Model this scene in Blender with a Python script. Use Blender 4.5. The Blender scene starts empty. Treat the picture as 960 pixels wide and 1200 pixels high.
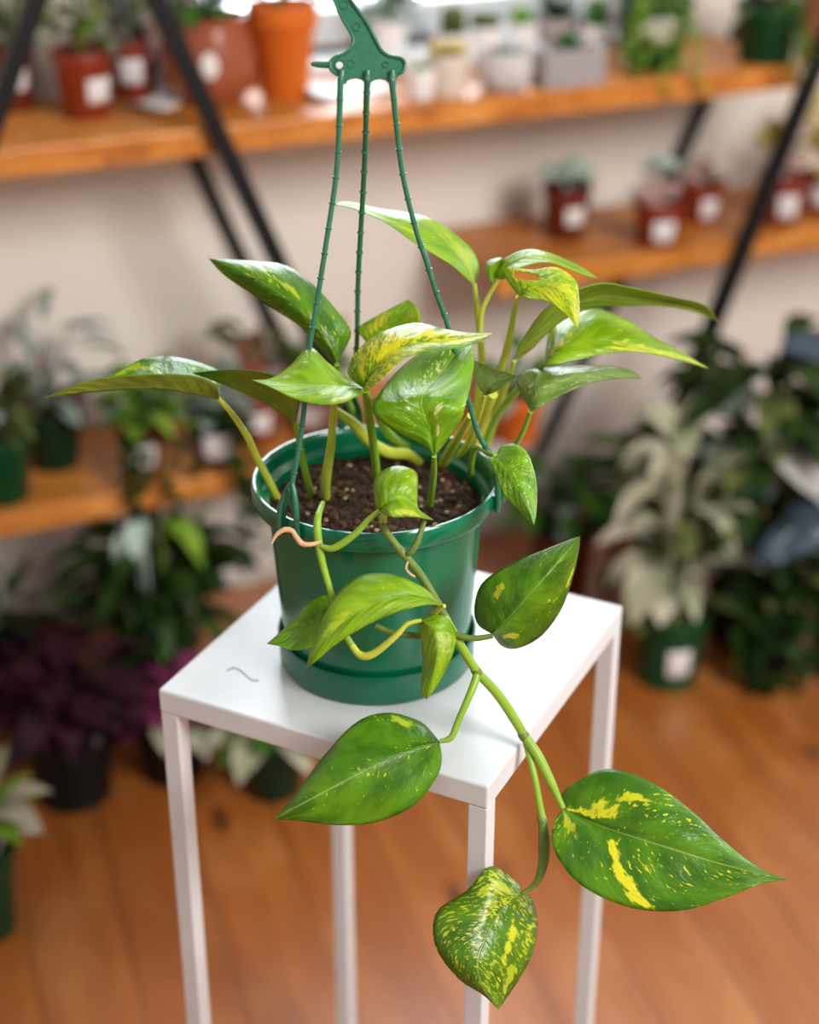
import bpy, math, random
from mathutils import Vector, Matrix, noise as mnoise
C = bpy.context.scene.collection
V = Vector
PI = math.pi

# ------------------------------------------------------------------ camera
F = 1947.0
TH = 0.4809
CAMZ = 1.30
ct, st = math.cos(TH), math.sin(TH)
CAM = V((0, 0, CAMZ))

def ray(px, py):
    """direction through a photo point, scaled so that depth along the optical axis is 1"""
    a = (px - 480) / F
    b = (600 - py) / F
    return V((a, ct + b * st, -st + b * ct))

def at(px, py, d):
    return CAM + ray(px, py) * d

def at_z(px, py, z):
    r = ray(px, py)
    return CAM + r * ((z - CAMZ) / r.z)

WY = math.radians(24)
WU = V((math.cos(WY), math.sin(WY), 0))      # along the wall, to the right
WN = V((-math.sin(WY), math.cos(WY), 0))     # into the wall, away from the camera
WALLD = 2.17

def at_n(px, py, dist):
    """point on a vertical plane parallel to the wall"""
    r = ray(px, py)
    return CAM + r * (dist / r.dot(WN))

def depth_of(p):
    q = p - CAM
    return q.y * ct - q.z * st

cam = bpy.data.cameras.new('camera')
co = bpy.data.objects.new('camera', cam)
C.objects.link(co)
co.location = CAM
co.rotation_euler = (PI / 2 - TH, 0, 0)
cam.sensor_fit = 'HORIZONTAL'
cam.sensor_width = 36
cam.lens = 36 * F / 960
cam.clip_start = 0.05
cam.dof.use_dof = True
cam.dof.focus_distance = 1.115
cam.dof.aperture_fstop = 3.2
cam.dof.aperture_blades = 0
bpy.context.scene.camera = co

# ------------------------------------------------------------------ helpers
def tag(o, label=None, cat=None, group=None, kind=None):
    if label: o['label'] = label
    if cat: o['category'] = cat
    if group: o['group'] = group
    if kind: o['kind'] = kind
    return o

def empty(name, loc, label, cat, group=None):
    o = bpy.data.objects.new(name, None)
    o.empty_display_size = 0.02
    C.objects.link(o)
    o.location = loc
    tag(o, label, cat, group)
    return o

class MB:
    def __init__(s):
        s.v = []; s.f = []; s.uv = None; s.mi = []
    def grid(s, rows, closed=False, cap0=False, cap1=False):
        b = len(s.v); n = len(rows[0])
        for r in rows: s.v.extend([V(p) for p in r])
        for i in range(len(rows) - 1):
            for j in range(n if closed else n - 1):
                k = (j + 1) % n
                s.f.append((b + i*n + j, b + i*n + k, b + (i+1)*n + k, b + (i+1)*n + j))
        if cap0: s.f.append(tuple(b + j for j in reversed(range(n))))
        if cap1: s.f.append(tuple(b + (len(rows)-1)*n + j for j in range(n)))
    def lathe(s, c, prof, n=32, jit=0, cap0=False, cap1=False):
        rows = []
        for r, z in prof:
            rows.append([V((c[0] + r*math.cos(2*PI*j/n), c[1] + r*math.sin(2*PI*j/n), c[2] + z)) for j in range(n)])
        s.grid(rows, True, cap0, cap1)
    def tube(s, pts, rad, n=8, cap=True):
        pts = [V(p) for p in pts]
        if not hasattr(rad, '__len__'): rad = [rad]*len(pts)
        rows = []
        up = V((0.3, 0.5, 0.8)).normalized()
        for i, p in enumerate(pts):
            t = (pts[min(i+1, len(pts)-1)] - pts[max(i-1, 0)])
            if t.length < 1e-9: t = V((0, 0, 1))
            t.normalize()
            a = up - t*up.dot(t)
            if a.length < 1e-3: a = V((1, 0, 0)) - t*t.x
            a.normalize(); b = t.cross(a); up = a
            rows.append([p + (a*math.cos(2*PI*j/n) + b*math.sin(2*PI*j/n))*rad[i] for j in range(n)])
        s.grid(rows, True, cap, cap)
    def box(s, c, ax, half):
        """c centre, ax three axes, half three half-sizes"""
        b = len(s.v); c = V(c)
        for i in (-1, 1):
            for j in (-1, 1):
                for k in (-1, 1):
                    s.v.append(c + ax[0]*(i*half[0]) + ax[1]*(j*half[1]) + ax[2]*(k*half[2]))
        for q in ((0,1,3,2),(4,6,7,5),(0,4,5,1),(2,3,7,6),(0,2,6,4),(1,5,7,3)):
            s.f.append(tuple(b+x for x in q))
    def prism(s, poly, off):
        """closed polygon extruded by the vector off"""
        b = len(s.v); n = len(poly)
        s.v.extend([V(p) for p in poly]); s.v.extend([V(p)+off for p in poly])
        s.f.append(tuple(b+i for i in range(n))); s.f.append(tuple(b+n+i for i in reversed(range(n))))
        for i in range(n):
            k = (i+1) % n
            s.f.append((b+i, b+n+i, b+n+k, b+k))
    def ico(s, c, r, sub=1, sq=(1,1,1), jit=0, rng=None):
        t = (1+5**.5)/2
        vs = [V(x).normalized() for x in ((-1,t,0),(1,t,0),(-1,-t,0),(1,-t,0),(0,-1,t),(0,1,t),(0,-1,-t),(0,1,-t),(t,0,-1),(t,0,1),(-t,0,-1),(-t,0,1))]
        fs = [(0,11,5),(0,5,1),(0,1,7),(0,7,10),(0,10,11),(1,5,9),(5,11,4),(11,10,2),(10,7,6),(7,1,8),(3,9,4),(3,4,2),(3,2,6),(3,6,8),(3,8,9),(4,9,5),(2,4,11),(6,2,10),(8,6,7),(9,8,1)]
        for _ in range(sub):
            m = {}; nf = []
            def mid(a, b):
                k = (min(a,b), max(a,b))
                if k not in m:
                    vs.append(((vs[a]+vs[b])/2).normalized()); m[k] = len(vs)-1
                return m[k]
            for a,b,c2 in fs:
                x,y,z = mid(a,b),mid(b,c2),mid(c2,a)
                nf += [(a,x,z),(b,y,x),(c2,z,y),(x,y,z)]
            fs = nf
        b = len(s.v); c = V(c)
        for p in vs:
            k = r*(1 + (rng.uniform(-jit,jit) if rng else 0))
            s.v.append(c + V((p.x*sq[0], p.y*sq[1], p.z*sq[2]))*k)
        s.f += [tuple(b+i for i in q) for q in fs]
    def build(s, name, mat, parent=None, smooth=35, bevel=0, sub=0):
        me = bpy.data.meshes.new(name)
        off = parent_loc(parent)
        me.from_pydata([tuple(p - off) for p in s.v], [], s.f)
        if s.uv:
            uvl = me.uv_layers.new(name='UVMap')
            for l in me.loops: uvl.data[l.index].uv = s.uv[l.vertex_index]
        mats = mat if isinstance(mat, (list, tuple)) else [mat]
        for m in mats: me.materials.append(m)
        me.update()
        if smooth:
            for p in me.polygons: p.use_smooth = True
            if smooth < 180: me.set_sharp_from_angle(angle=math.radians(smooth))
        o = bpy.data.objects.new(name, me)
        C.objects.link(o)
        if parent: o.parent = parent
        if bevel:
            m = o.modifiers.new('bevel', 'BEVEL'); m.width = bevel; m.segments = 2; m.limit_method = 'ANGLE'
        if sub:
            m = o.modifiers.new('sub', 'SUBSURF'); m.levels = sub; m.render_levels = sub
        return o

def parent_loc(p):
    v = V((0, 0, 0))
    while p is not None:
        v = v + V(p.location); p = p.parent
    return v

def catmull(pts, n):
    """n samples through a list of tuples of any length"""
    m = len(pts); out = []
    for i in range(n):
        x = i/(n-1)*(m-1); k = min(int(x), m-2); t = x-k
        p0, p1, p2, p3 = pts[max(k-1,0)], pts[k], pts[k+1], pts[min(k+2,m-1)]
        out.append(tuple(0.5*((2*b) + (-a+c)*t + (2*a-5*b+4*c-d)*t*t + (-a+3*b-3*c+d)*t**3) for a,b,c,d in zip(p0,p1,p2,p3)))
    return out

# ------------------------------------------------------------------ materials
def srgb(r, g, b):
    f = lambda c: (c/255/12.92) if c/255 <= .04045 else ((c/255+.055)/1.055)**2.4
    return (f(r), f(g), f(b), 1)

class NT:
    def __init__(s, name):
        s.m = bpy.data.materials.new(name); s.m.use_nodes = True
        s.t = s.m.node_tree; s.t.nodes.clear()
        s.out = s.t.nodes.new('ShaderNodeOutputMaterial')
    def n(s, kind, **kw):
        o = s.t.nodes.new(kind)
        for k, v in kw.items():
            if k.startswith('_'): setattr(o, k[1:], v)
        return o
    def set(s, sock, v):
        if isinstance(v, bpy.types.NodeSocket): s.t.links.new(v, sock)
        else: sock.default_value = v
    def math(s, op, a, b=0.0, c=0.0, clamp=False):
        o = s.t.nodes.new('ShaderNodeMath'); o.operation = op; o.use_clamp = clamp
        s.set(o.inputs[0], a); s.set(o.inputs[1], b); s.set(o.inputs[2], c)
        return o.outputs[0]
    def smooth(s, x, a, b):
        o = s.t.nodes.new('ShaderNodeMapRange'); o.interpolation_type = 'SMOOTHSTEP'
        s.set(o.inputs[0], x); s.set(o.inputs[1], a); s.set(o.inputs[2], b)
        return o.outputs[0]
    def mix(s, f, a, b):
        o = s.t.nodes.new('ShaderNodeMix'); o.data_type = 'RGBA'
        s.set(o.inputs[0], f); s.set(o.inputs[6], a); s.set(o.inputs[7], b)
        return o.outputs[2]
    def comb(s, x, y, z=0.0):
        o = s.t.nodes.new('ShaderNodeCombineXYZ')
        s.set(o.inputs[0], x); s.set(o.inputs[1], y); s.set(o.inputs[2], z)
        return o.outputs[0]
    def noise(s, vec, scale, detail=2.0, rough=.5, dist=0.0):
        o = s.t.nodes.new('ShaderNodeTexNoise')
        if vec is not None: s.set(o.inputs['Vector'], vec)
        o.inputs['Scale'].default_value = scale; o.inputs['Detail'].default_value = detail
        o.inputs['Roughness'].default_value = rough; o.inputs['Distortion'].default_value = dist
        return o.outputs[0]
    def bump(s, h, strength, dist):
        o = s.t.nodes.new('ShaderNodeBump')
        s.set(o.inputs['Height'], h); o.inputs['Strength'].default_value = strength; o.inputs['Distance'].default_value = dist
        return o.outputs[0]
    def obj(s):
        return s.t.nodes.new('ShaderNodeTexCoord').outputs['Object']
    def bsdf(s, col, rough=.5, spec=.5, normal=None, **kw):
        o = s.t.nodes.new('ShaderNodeBsdfPrincipled')
        s.set(o.inputs['Base Color'], col); s.set(o.inputs['Roughness'], rough)
        o.inputs['Specular IOR Level'].default_value = spec
        for k, v in kw.items(): s.set(o.inputs[k.replace('_', ' ')], v)
        if normal is not None: s.set(o.inputs['Normal'], normal)
        return o.outputs[0]
    def finish(s, sh):
        s.t.links.new(sh, s.out.inputs[0]); return s.m

def plain(name, col, rough=.5, spec=.5, var=.15, scale=30, bump=0, **kw):
    t = NT(name); n = t.noise(t.obj(), scale, 3)
    d = tuple(c*(1-var) for c in col[:3])+(1,); l = tuple(min(1, c*(1+var)) for c in col[:3])+(1,)
    c = t.mix(n, d, l)
    nm = t.bump(n, bump, .002) if bump else None
    return t.finish(t.bsdf(c, rough, spec, nm, **kw))

def foliage_mat(name, dark, light, rough=.45, scale=25, trans=.2):
    t = NT(name); n = t.noise(t.obj(), scale, 3)
    c = t.mix(t.smooth(n, .35, .65), dark, light)
    a = t.bsdf(c, rough, .25)
    tr = t.t.nodes.new('ShaderNodeBsdfTranslucent'); t.set(tr.inputs[0], c)
    mx = t.t.nodes.new('ShaderNodeMixShader'); mx.inputs[0].default_value = trans
    t.t.links.new(a, mx.inputs[1]); t.t.links.new(tr.outputs[0], mx.inputs[2])
    return t.finish(mx.outputs[0])

def leaf_mat(name, seed, dark, light, yellow, speck=.5, patches=(), under=False, rough=.26, mid=.5):
    """uv.x runs base to tip, uv.y across with the midrib at .5; pattern follows the side veins"""
    t = NT(name)
    uv = t.n('ShaderNodeUVMap').outputs[0]
    sp = t.n('ShaderNodeSeparateXYZ'); t.set(sp.inputs[0], uv)
    u = sp.outputs[0]; s = t.math('MULTIPLY_ADD', sp.outputs[1], 2.0, -1.0)
    ab = t.math('ABSOLUTE', s)
    p = t.math('SUBTRACT', u, t.math('MULTIPLY', ab, .28))
    base_n = t.noise(t.comb(t.math('MULTIPLY', p, 6.0), t.math('MULTIPLY', s, 1.6), seed), 1.0, 4)
    col = t.mix(t.smooth(base_n, .35, .65), dark, light)
    # fine specks drawn out along the veins
    n1 = t.noise(t.comb(t.math('MULTIPLY', p, 60.0), t.math('MULTIPLY', s, 9.0), seed*1.7), 1.0, 3, .6)
    big = t.noise(t.comb(t.math('MULTIPLY', u, 3.0), t.math('MULTIPLY', s, 2.0), seed*2.3), 1.0, 2)
    thr = t.math('MULTIPLY_ADD', big, -.42, .90 - .055*speck)
    m = t.math('MULTIPLY', t.smooth(t.math('SUBTRACT', n1, thr), .0, .06), .85)
    edge_n = t.noise(t.comb(t.math('MULTIPLY', p, 26.0), t.math('MULTIPLY', s, 5.0), seed*3.1), 1.0, 4, .65)
    for (pc, sc, rp, rs, amt) in patches:
        a = t.math('DIVIDE', t.math('SUBTRACT', p, pc), rp)
        b = t.math('DIVIDE', t.math('SUBTRACT', s, sc), rs)
        d = t.math('SQRT', t.math('ADD', t.math('MULTIPLY', a, a), t.math('MULTIPLY', b, b)))
        d = t.math('ADD', d, t.math('MULTIPLY_ADD', edge_n, 3.4, -1.55))
        k = t.math('MULTIPLY', t.smooth(d, 1.0, .6), amt)
        m = t.math('MAXIMUM', m, k)
    col = t.mix(m, col, yellow)
    # pale midrib and faint side veins
    rib = t.smooth(t.math('MULTIPLY', ab, t.math('SUBTRACT', 1.25, u)), .024, .008)
    ribc = tuple(.5*a+.5*b for a, b in zip(light, (.55, .7, .2, 1)))
    col = t.mix(t.math('MULTIPLY', rib, mid), col, ribc)
    vein = t.math('SINE', t.math('MULTIPLY', p, 58.0))
    fine = t.noise(t.comb(t.math('MULTIPLY', p, 40.0), t.math('MULTIPLY', s, 7.0), seed), 1.0, 3)
    h = t.math('ADD', t.math('MULTIPLY', vein, .22), t.math('MULTIPLY', fine, .9))
    h = t.math('SUBTRACT', h, t.math('MULTIPLY', rib, .8))
    nm = t.bump(h, .6, .0013)
    a = t.bsdf(col, .55 if under else rough, .3 if under else .5, nm)
    tr = t.t.nodes.new('ShaderNodeBsdfTranslucent')
    t.set(tr.inputs[0], t.mix(.45, col, (.42, .62, .02, 1)))
    mx = t.t.nodes.new('ShaderNodeMixShader'); mx.inputs[0].default_value = .26
    t.t.links.new(a, mx.inputs[1]); t.t.links.new(tr.outputs[0], mx.inputs[2])
    return t.finish(mx.outputs[0])

M = {}
M['white_metal'] = plain('white_powder_coat', (.63, .65, .67, 1), .36, .5, .03, 60)
M['pot_green'] = plain('green_plastic', (.001, .140, .066, 1), .17, .5, .08, 20)
M['saucer_green'] = plain('green_saucer_plastic', (.004, .125, .068, 1), .25, .5, .08, 20)
M['hang_green'] = plain('green_hanger_plastic', (.022, .135, .072, 1), .33, .5, .3, 220)
M['red_pot'] = plain('red_brown_plastic', srgb(132, 46, 24), .4, .4, .1)
M['dred_pot'] = plain('dark_red_brown_plastic', srgb(100, 34, 20), .4, .4, .1)
M['dgreen_pot'] = plain('dark_green_plastic', srgb(8, 46, 26), .4, .25, .15)
M['bgreen_pot'] = plain('bottle_green_plastic', srgb(10, 64, 32), .4, .25, .15)
M['black_pot'] = plain('black_plastic', (.006, .006, .006, 1), .5, .2, .2)
M['terracotta'] = plain('terracotta', srgb(204, 102, 32), .7, .2, .1)
M['terra_glaze'] = plain('brown_glazed_clay', srgb(150, 80, 52), .18, .6, .1)
M['white_ceramic'] = plain('white_ceramic', (.78, .77, .78, 1), .3, .5, .03)
M['beige_ceramic'] = plain('beige_ceramic', (.66, .58, .50, 1), .5, .4, .08)
M['paper'] = plain('white_paper', (.82, .81, .80, 1), .6, .3, .02)
M['soil_dark'] = plain('dark_soil', (.02, .012, .008, 1), .9, .1, .5, 80, .6)
M['steel'] = plain('black_steel', (.006, .006, .008, 1), .5, .25, .1)
M['dried'] = plain('dried_root', (.60, .36, .20, 1), .8, .2, .25, 200, .5)
M['stake'] = plain('white_plastic', (.75, .74, .74, 1), .4)

def speckled():
    t = NT('speckled_stoneware')
    v = t.n('ShaderNodeTexVoronoi'); t.set(v.inputs['Vector'], t.obj()); v.inputs['Scale'].default_value = 160
    c = t.mix(t.smooth(v.outputs[0], .25, .45), (.30, .27, .27, 1), (.62, .58, .57, 1))
    return t.finish(t.bsdf(c, .6, .3))
M['speckled'] = speckled()
def grey_stone():
    t = NT('grey_textured_concrete'); n = t.noise(t.obj(), 120, 4)
    c = t.mix(n, (.18, .16, .17, 1), (.50, .46, .46, 1))
    return t.finish(t.bsdf(c, .8, .2, t.bump(n, .6, .004)))
M['grey_stone'] = grey_stone()
def label_mat():
    t = NT('printed_paper_tag')
    sp = t.n('ShaderNodeSeparateXYZ'); t.set(sp.inputs[0], t.n('ShaderNodeUVMap').outputs[0])
    n = t.noise(t.comb(t.math('MULTIPLY', sp.outputs[0], 14.0), t.math('MULTIPLY', sp.outputs[1], 3.0)), 1.0, 2)
    c = t.mix(t.smooth(n, .5, .58), (.80, .76, .75, 1), (.62, .58, .58, 1))
    return t.finish(t.bsdf(c, .6, .3))
M['label'] = label_mat()

def wood(name, dark, mid, light, ang, rough=.4):
    """long grain along the direction ang in plan"""
    t = NT(name); g = t.n('ShaderNodeNewGeometry').outputs['Position']
    mp = t.n('ShaderNodeMapping'); t.set(mp.inputs[0], g)
    mp.inputs['Rotation'].default_value = (0, 0, -ang); mp.inputs['Scale'].default_value = (1.2, 22, 30)
    n = t.noise(mp.outputs[0], 1.6, 5, .6, .6)
    c = t.mix(t.smooth(n, .3, .52), dark, mid); c = t.mix(t.smooth(n, .5, .75), c, light)
    return t.finish(t.bsdf(c, rough, .4, t.bump(n, .1, .001)))
M['board'] = wood('oiled_pine_board', srgb(150, 82, 26), srgb(196, 122, 50), srgb(222, 156, 82), WY)
M['trim_wood'] = wood('brown_wood_trim', srgb(92, 52, 26), srgb(128, 76, 40), srgb(150, 94, 52), WY)

def floor_mat():
    t = NT('varnished_floorboards'); g = t.n('ShaderNodeNewGeometry').outputs['Position']
    mp = t.n('ShaderNodeMapping'); t.set(mp.inputs[0], g)
    mp.inputs['Rotation'].default_value = (0, 0, math.radians(-107))   # x runs along the boards
    sp = t.n('ShaderNodeSeparateXYZ'); t.set(sp.inputs[0], mp.outputs[0])
    W = .105
    yb = t.math('DIVIDE', t.math('ADD', sp.outputs[1], .012), W)
    idx = t.math('FLOOR', yb); fr = t.math('SUBTRACT', yb, idx)
    xo = t.math('ADD', sp.outputs[0], t.math('MULTIPLY', idx, 3.37))
    grain = t.noise(t.comb(t.math('MULTIPLY', xo, 2.2), t.math('MULTIPLY', sp.outputs[1], 34.0), idx), 1.0, 5, .6, .8)
    big = t.noise(t.comb(t.math('MULTIPLY', xo, 5.0), t.math('MULTIPLY', sp.outputs[1], 9.0), idx), 1.0, 4)
    tone = t.noise(t.comb(t.math('MULTIPLY', idx, 7.13), 0.0, 0.0), 1.0, 0)
    c = t.mix(t.smooth(grain, .2, .8), srgb(154, 80, 22), srgb(184, 106, 38))
    c = t.mix(t.math('MULTIPLY', t.smooth(big, .45, .75), .6), c, srgb(206, 140, 80))
    c = t.mix(t.math('MULTIPLY', t.smooth(tone, .3, .7), .3), c, srgb(146, 80, 34))
    v = t.n('ShaderNodeTexVoronoi'); t.set(v.inputs['Vector'], t.comb(t.math('MULTIPLY', xo, 4.0), t.math('MULTIPLY', sp.outputs[1], 9.0), 0.0)); v.inputs['Scale'].default_value = 1.0
    knot = t.smooth(v.outputs[0], .15, .04)
    c = t.mix(t.math('MULTIPLY', knot, .85), c, srgb(74, 34, 16))
    seam = t.math('MINIMUM', fr, t.math('SUBTRACT', 1.0, fr))
    sm = t.smooth(seam, .022, .006)
    c = t.mix(t.math('MULTIPLY', sm, .6), c, srgb(52, 24, 12))
    h = t.math('ADD', t.math('MULTIPLY', grain, .3), t.math('MULTIPLY', sm, -1.0))
    return t.finish(t.bsdf(c, .34, .5, t.bump(h, .25, .002), Coat_Weight=1.0, Coat_Roughness=.38, Coat_IOR=1.7))
M['floor'] = floor_mat()

def wall_mat():
    t = NT('painted_plaster'); g = t.n('ShaderNodeNewGeometry').outputs['Position']
    n = t.noise(g, 3.0, 4); n2 = t.noise(g, 40.0, 3)
    c = t.mix(n, (.72, .66, .585, 1), (.80, .75, .69, 1))
    return t.finish(t.bsdf(c, .8, .2, t.bump(n2, .15, .003)))
M['wall'] = wall_mat()
def skirt_mat():
    t = NT('worn_white_paint'); g = t.n('ShaderNodeNewGeometry').outputs['Position']
    n = t.noise(g, 9.0, 4, .6, 1.5)
    c = t.mix(t.smooth(n, .4, .6), (.46, .41, .36, 1), (.62, .58, .54, 1))
    return t.finish(t.bsdf(c, .6, .3))
M['skirt'] = skirt_mat()
def glass_mat():
    t = NT('window_glass')
    a = t.n('ShaderNodeBsdfTransparent').outputs[0]
    b = t.n('ShaderNodeBsdfGlossy'); b.inputs['Roughness'].default_value = .03
    mx = t.n('ShaderNodeMixShader'); mx.inputs[0].default_value = .06
    t.t.links.new(a, mx.inputs[1]); t.t.links.new(b.outputs[0], mx.inputs[2])
    return t.finish(mx.outputs[0])
M['glass'] = glass_mat()

# ------------------------------------------------------------------ the room
Z = V((0, 0, 1))
def wallpt(s, z, d=WALLD): return WN*d + WU*s + Z*z
def s_of(px, py, d=WALLD): return at_n(px, py, d).dot(WU)

mb = MB(); mb.box((0.3, .9, -.05), (V((1,0,0)), V((0,1,0)), Z), (4.2, 3.4, .05))
tag(mb.build('floor', M['floor'], smooth=0), kind='structure')
S0, S1 = s_of(205, 0), s_of(735, 0)
SILL, HEAD = .80, 2.25
mb = MB()
th = .09
def wbox(m, s0, s1, z0, z1, d0, d1):
    m.box(WN*((d0+d1)/2) + WU*((s0+s1)/2) + Z*((z0+z1)/2), (WU, WN, Z), ((s1-s0)/2, (d1-d0)/2, (z1-z0)/2))
wbox(mb, -2.4, S0, 0, 2.7, WALLD, WALLD+.18)
wbox(mb, S1, 3.4, 0, 2.7, WALLD, WALLD+.18)
wbox(mb, S0, S1, 0, SILL, WALLD, WALLD+.18)
wbox(mb, S0, S1, HEAD, 2.7, WALLD, WALLD+.18)
tag(mb.build('wall_back', M['wall'], smooth=0), kind='structure')
mb = MB(); wbox(mb, -2.4, 3.4, 0, .10, WALLD-.018, WALLD)
tag(mb.build('baseboard_back', M['skirt'], smooth=0, bevel=.004), kind='structure')
mb = MB()
for a, b in ((S0, S0+.05), (S1-.05, S1), ((S0+S1)/2-.02, (S0+S1)/2+.02)): wbox(mb, a, b, SILL, HEAD, WALLD+.05, WALLD+.10)
for a, b in ((SILL, SILL+.05), (HEAD-.05, HEAD), (1.5, 1.54)): wbox(mb, S0, S1, a, b, WALLD+.051, WALLD+.099)
win = tag(mb.build('window_1', M['white_metal'], smooth=0, bevel=.004), kind='structure')
mb = MB(); wbox(mb, S0+.03, S1-.03, SILL+.03, HEAD-.03, WALLD+.072, WALLD+.078)
mb.build('pane', M['glass'], win, smooth=0)
mb = MB(); wbox(mb, S0-.04, S1+.04, SILL-.025, SILL, WALLD-.05, WALLD+.05)
mb.build('sill', M['white_metal'], win, smooth=0, bevel=.004)
st1 = s_of(938, 20)
mb = MB(); wbox(mb, st1, st1+.09, .72, 2.6, WALLD-.02, WALLD)
tag(mb.build('trim_1', M['trim_wood'], smooth=0, bevel=.004), kind='structure')

# ------------------------------------------------------------------ shelf unit
L1, L2, L3 = .315, .535, .78
SF, SB = 1.93, 2.15        # front and back of the boards
unit = empty('shelving_unit', wallpt(0, 0, 2.0), 'long wall shelving of pine boards on slanted black steel bars', 'shelf')
def board(s0, s1, z):
    mb = MB(); wbox(mb, s0, s1, z-.034, z, SF, SB)
    return mb.build('shelf_board', M['board'], unit, smooth=0, bevel=.003)
board(-1.1, s_of(936, 95, SF), L3)
board(s_of(585, 330, SF), 2.6, L2)
board(-1.1, s_of(630, 500, SF), L1)
def bar(p, q, w=.011):
    """square bar between two points"""
    d = (q-p); ln = d.length; d.normalize()
    a = WN; b = d.cross(a).normalized()
    mb = MB(); mb.box((p+q)/2, (d, a, b), (ln/2, w, w))
    return mb.build('frame_bar', M['steel'], unit, smooth=0, bevel=.002)
def onpl(px, py, d): return at_n(px, py, d)
def barpx(a, b, d, z0=None, z1=None, w=.011):
    p, q = onpl(*a, d), onpl(*b, d)
    k = (q-p)/(q.z-p.z)
    if z0 is not None: p, q = p + k*(z0-p.z), p + k*(z1-p.z)
    bar(p, q, w)
fd, bd = SF-.013, SB+.013
barpx((183, 0), (325, 305), fd, 1.1, 0.0)
barpx((42, 0), (-5, 135), fd, 1.1, 0.0)
barpx((952, 88), (715, 680), fd, 1.1, 0.0)
barpx((228, 185), (332, 405), bd, 1.1, 0.0, .009)
barpx((822, 128), (641, 512), bd, 1.1, 0.0, .009)
def rail(px, py, lvl):
    p = at_n(px, py, fd); a = V((p.x, p.y, lvl-.045)); bar(a, a + WN*(bd-fd), .008)

# ------------------------------------------------------------------ white side table
h = .6811
Fc = V((.0529, .9054, CAMZ-h)); yaw = .4597
e1 = V((math.sin(yaw), math.cos(yaw), 0)); e2 = V((-math.cos(yaw), math.sin(yaw), 0))
TW = .2655; TT = .0195; TZ = CAMZ-h
tc = Fc + e1*TW/2 + e2*TW/2
table = empty('side_table', V((tc.x, tc.y, 0)), 'small square white metal side table carrying the hanging pot', 'table')
mb = MB(); mb.box(tc - Z*TT/2, (e1, e2, Z), (TW/2, TW/2, TT/2))
mb.build('tabletop', M['white_metal'], table, smooth=0, bevel=.0016)
lw = .0145
for i in (0, 1):
    for j in (0, 1):
        c = Fc + e1*(lw/2+.0004 + i*(TW-lw-.0008)) + e2*(lw/2+.0004 + j*(TW-lw-.0008))
        mb = MB(); mb.box(V((c.x, c.y, (TZ-TT)/2)), (e1, e2, Z), (lw/2, lw/2, (TZ-TT)/2))
        mb.build('leg', M['white_metal'], table, smooth=0, bevel=.001)
mb = MB()
sc = catmull([tuple(at_z(x, y, TZ)) for x, y in ((266, 786), (273, 783), (281, 785), (288, 791), (296, 797), (303, 797))], 20)
mb.tube([V(p) for p in sc], .0009, 6)
tag(mb.build('paint_drip', M['white_metal'], table), 'raised curl in the white paint')

# ------------------------------------------------------------------ hanging pot
PX, PY = -.0246, 1.0727
RZ = .1506
pc = V((PX, PY, TZ))
plant = empty('potted_pothos', pc, 'yellow-splashed pothos trailing from a green hanging pot on the white table', 'potted plant')
mb = MB()
mb.lathe(pc, [(.0, .0065), (.064, .0065), (.0675, .008), (.0692, .014), (.0718, .045), (.0750, .09), (.0778, .131), (.0784, .1345), (.0852, .1350), (.0878, .136), (.0892, .139), (.0897, .146), (.0893, .149), (.0880, .1506), (.0862, .1506), (.0845, .149), (.0838, .146), (.0825, .1385), (.0770, .1355), (.0762, .131), (.073, .08), (.066, .02), (.0, .018)], 96)
mb.build('pot', M['pot_green'], plant, smooth=40)
mb = MB()
mb.lathe(pc, [(.0, .0005), (.069, .0005), (.0722, .0015), (.0735, .004), (.0742, .018), (.0748, .0235), (.0744, .0255), (.0730, .0258), (.0728, .0245), (.0722, .012), (.070, .005), (.0, .004)], 96)
mb.build('saucer', M['saucer_green'], plant, smooth=40)

# soil
SOILZ = TZ + .130
def soil_mat():
    t = NT('potting_mix'); o = t.obj()
    v = t.n('ShaderNodeTexVoronoi'); t.set(v.inputs['Vector'], o); v.inputs['Scale'].default_value = 190
    n = t.noise(o, 130, 4, .7)
    sp = t.n('ShaderNodeSeparateXYZ'); t.set(sp.inputs[0], v.outputs['Color'])
    c = t.mix(n, (.008, .004, .003, 1), (.06, .03, .015, 1))
    c = t.mix(t.smooth(sp.outputs[0], .78, .95), c, (.13, .065, .03, 1))
    hh = t.math('ADD', t.math('MULTIPLY', v.outputs[0], -1.0), n)
    return t.finish(t.bsdf(c, .85, .25, t.bump(hh, 1.0, .004)))
def soil_h(x, y):
    return .004*mnoise.noise(V((x*70, y*70, 1))) + .006*mnoise.noise(V((x*28, y*28, 5))) + .004*mnoise.noise(V((x*160, y*160, 2)))
rng = random.Random(4)
mb = MB()
rows = []
for i in range(40):
    r = .0768*i/39
    row = []
    for j in range(96):
        a = 2*PI*j/96; x = r*math.cos(a); y = r*math.sin(a)
        zz = soil_h(x, y)
        row.append(V((PX+x, PY+y, SOILZ+zz)))
    rows.append(row)
mb.grid(rows, True)
mb.build('soil', soil_mat(), plant, smooth=180)
for nm, col, cnt, r0, r1 in (('perlite_chips', (.34, .25, .15, 1), 40, .0012, .0027), ('bark_chips', (.075, .036, .017, 1), 110, .0012, .0032)):
    mb = MB()
    for k in range(cnt):
        a = rng.uniform(0, 2*PI); r = .074*math.sqrt(rng.random()); x = r*math.cos(a); y = r*math.sin(a)
        zz = soil_h(x, y)
        mb.ico((PX+x, PY+y, SOILZ+zz+.0006), rng.uniform(r0, r1), 1, (rng.uniform(.7, 1.3), rng.uniform(.7, 1.3), rng.uniform(.5, .9)), .22, rng)
    tag(mb.build(nm, plain(nm, col, .85, .2, .4, 120), plant, smooth=30), kind='stuff')

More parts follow.
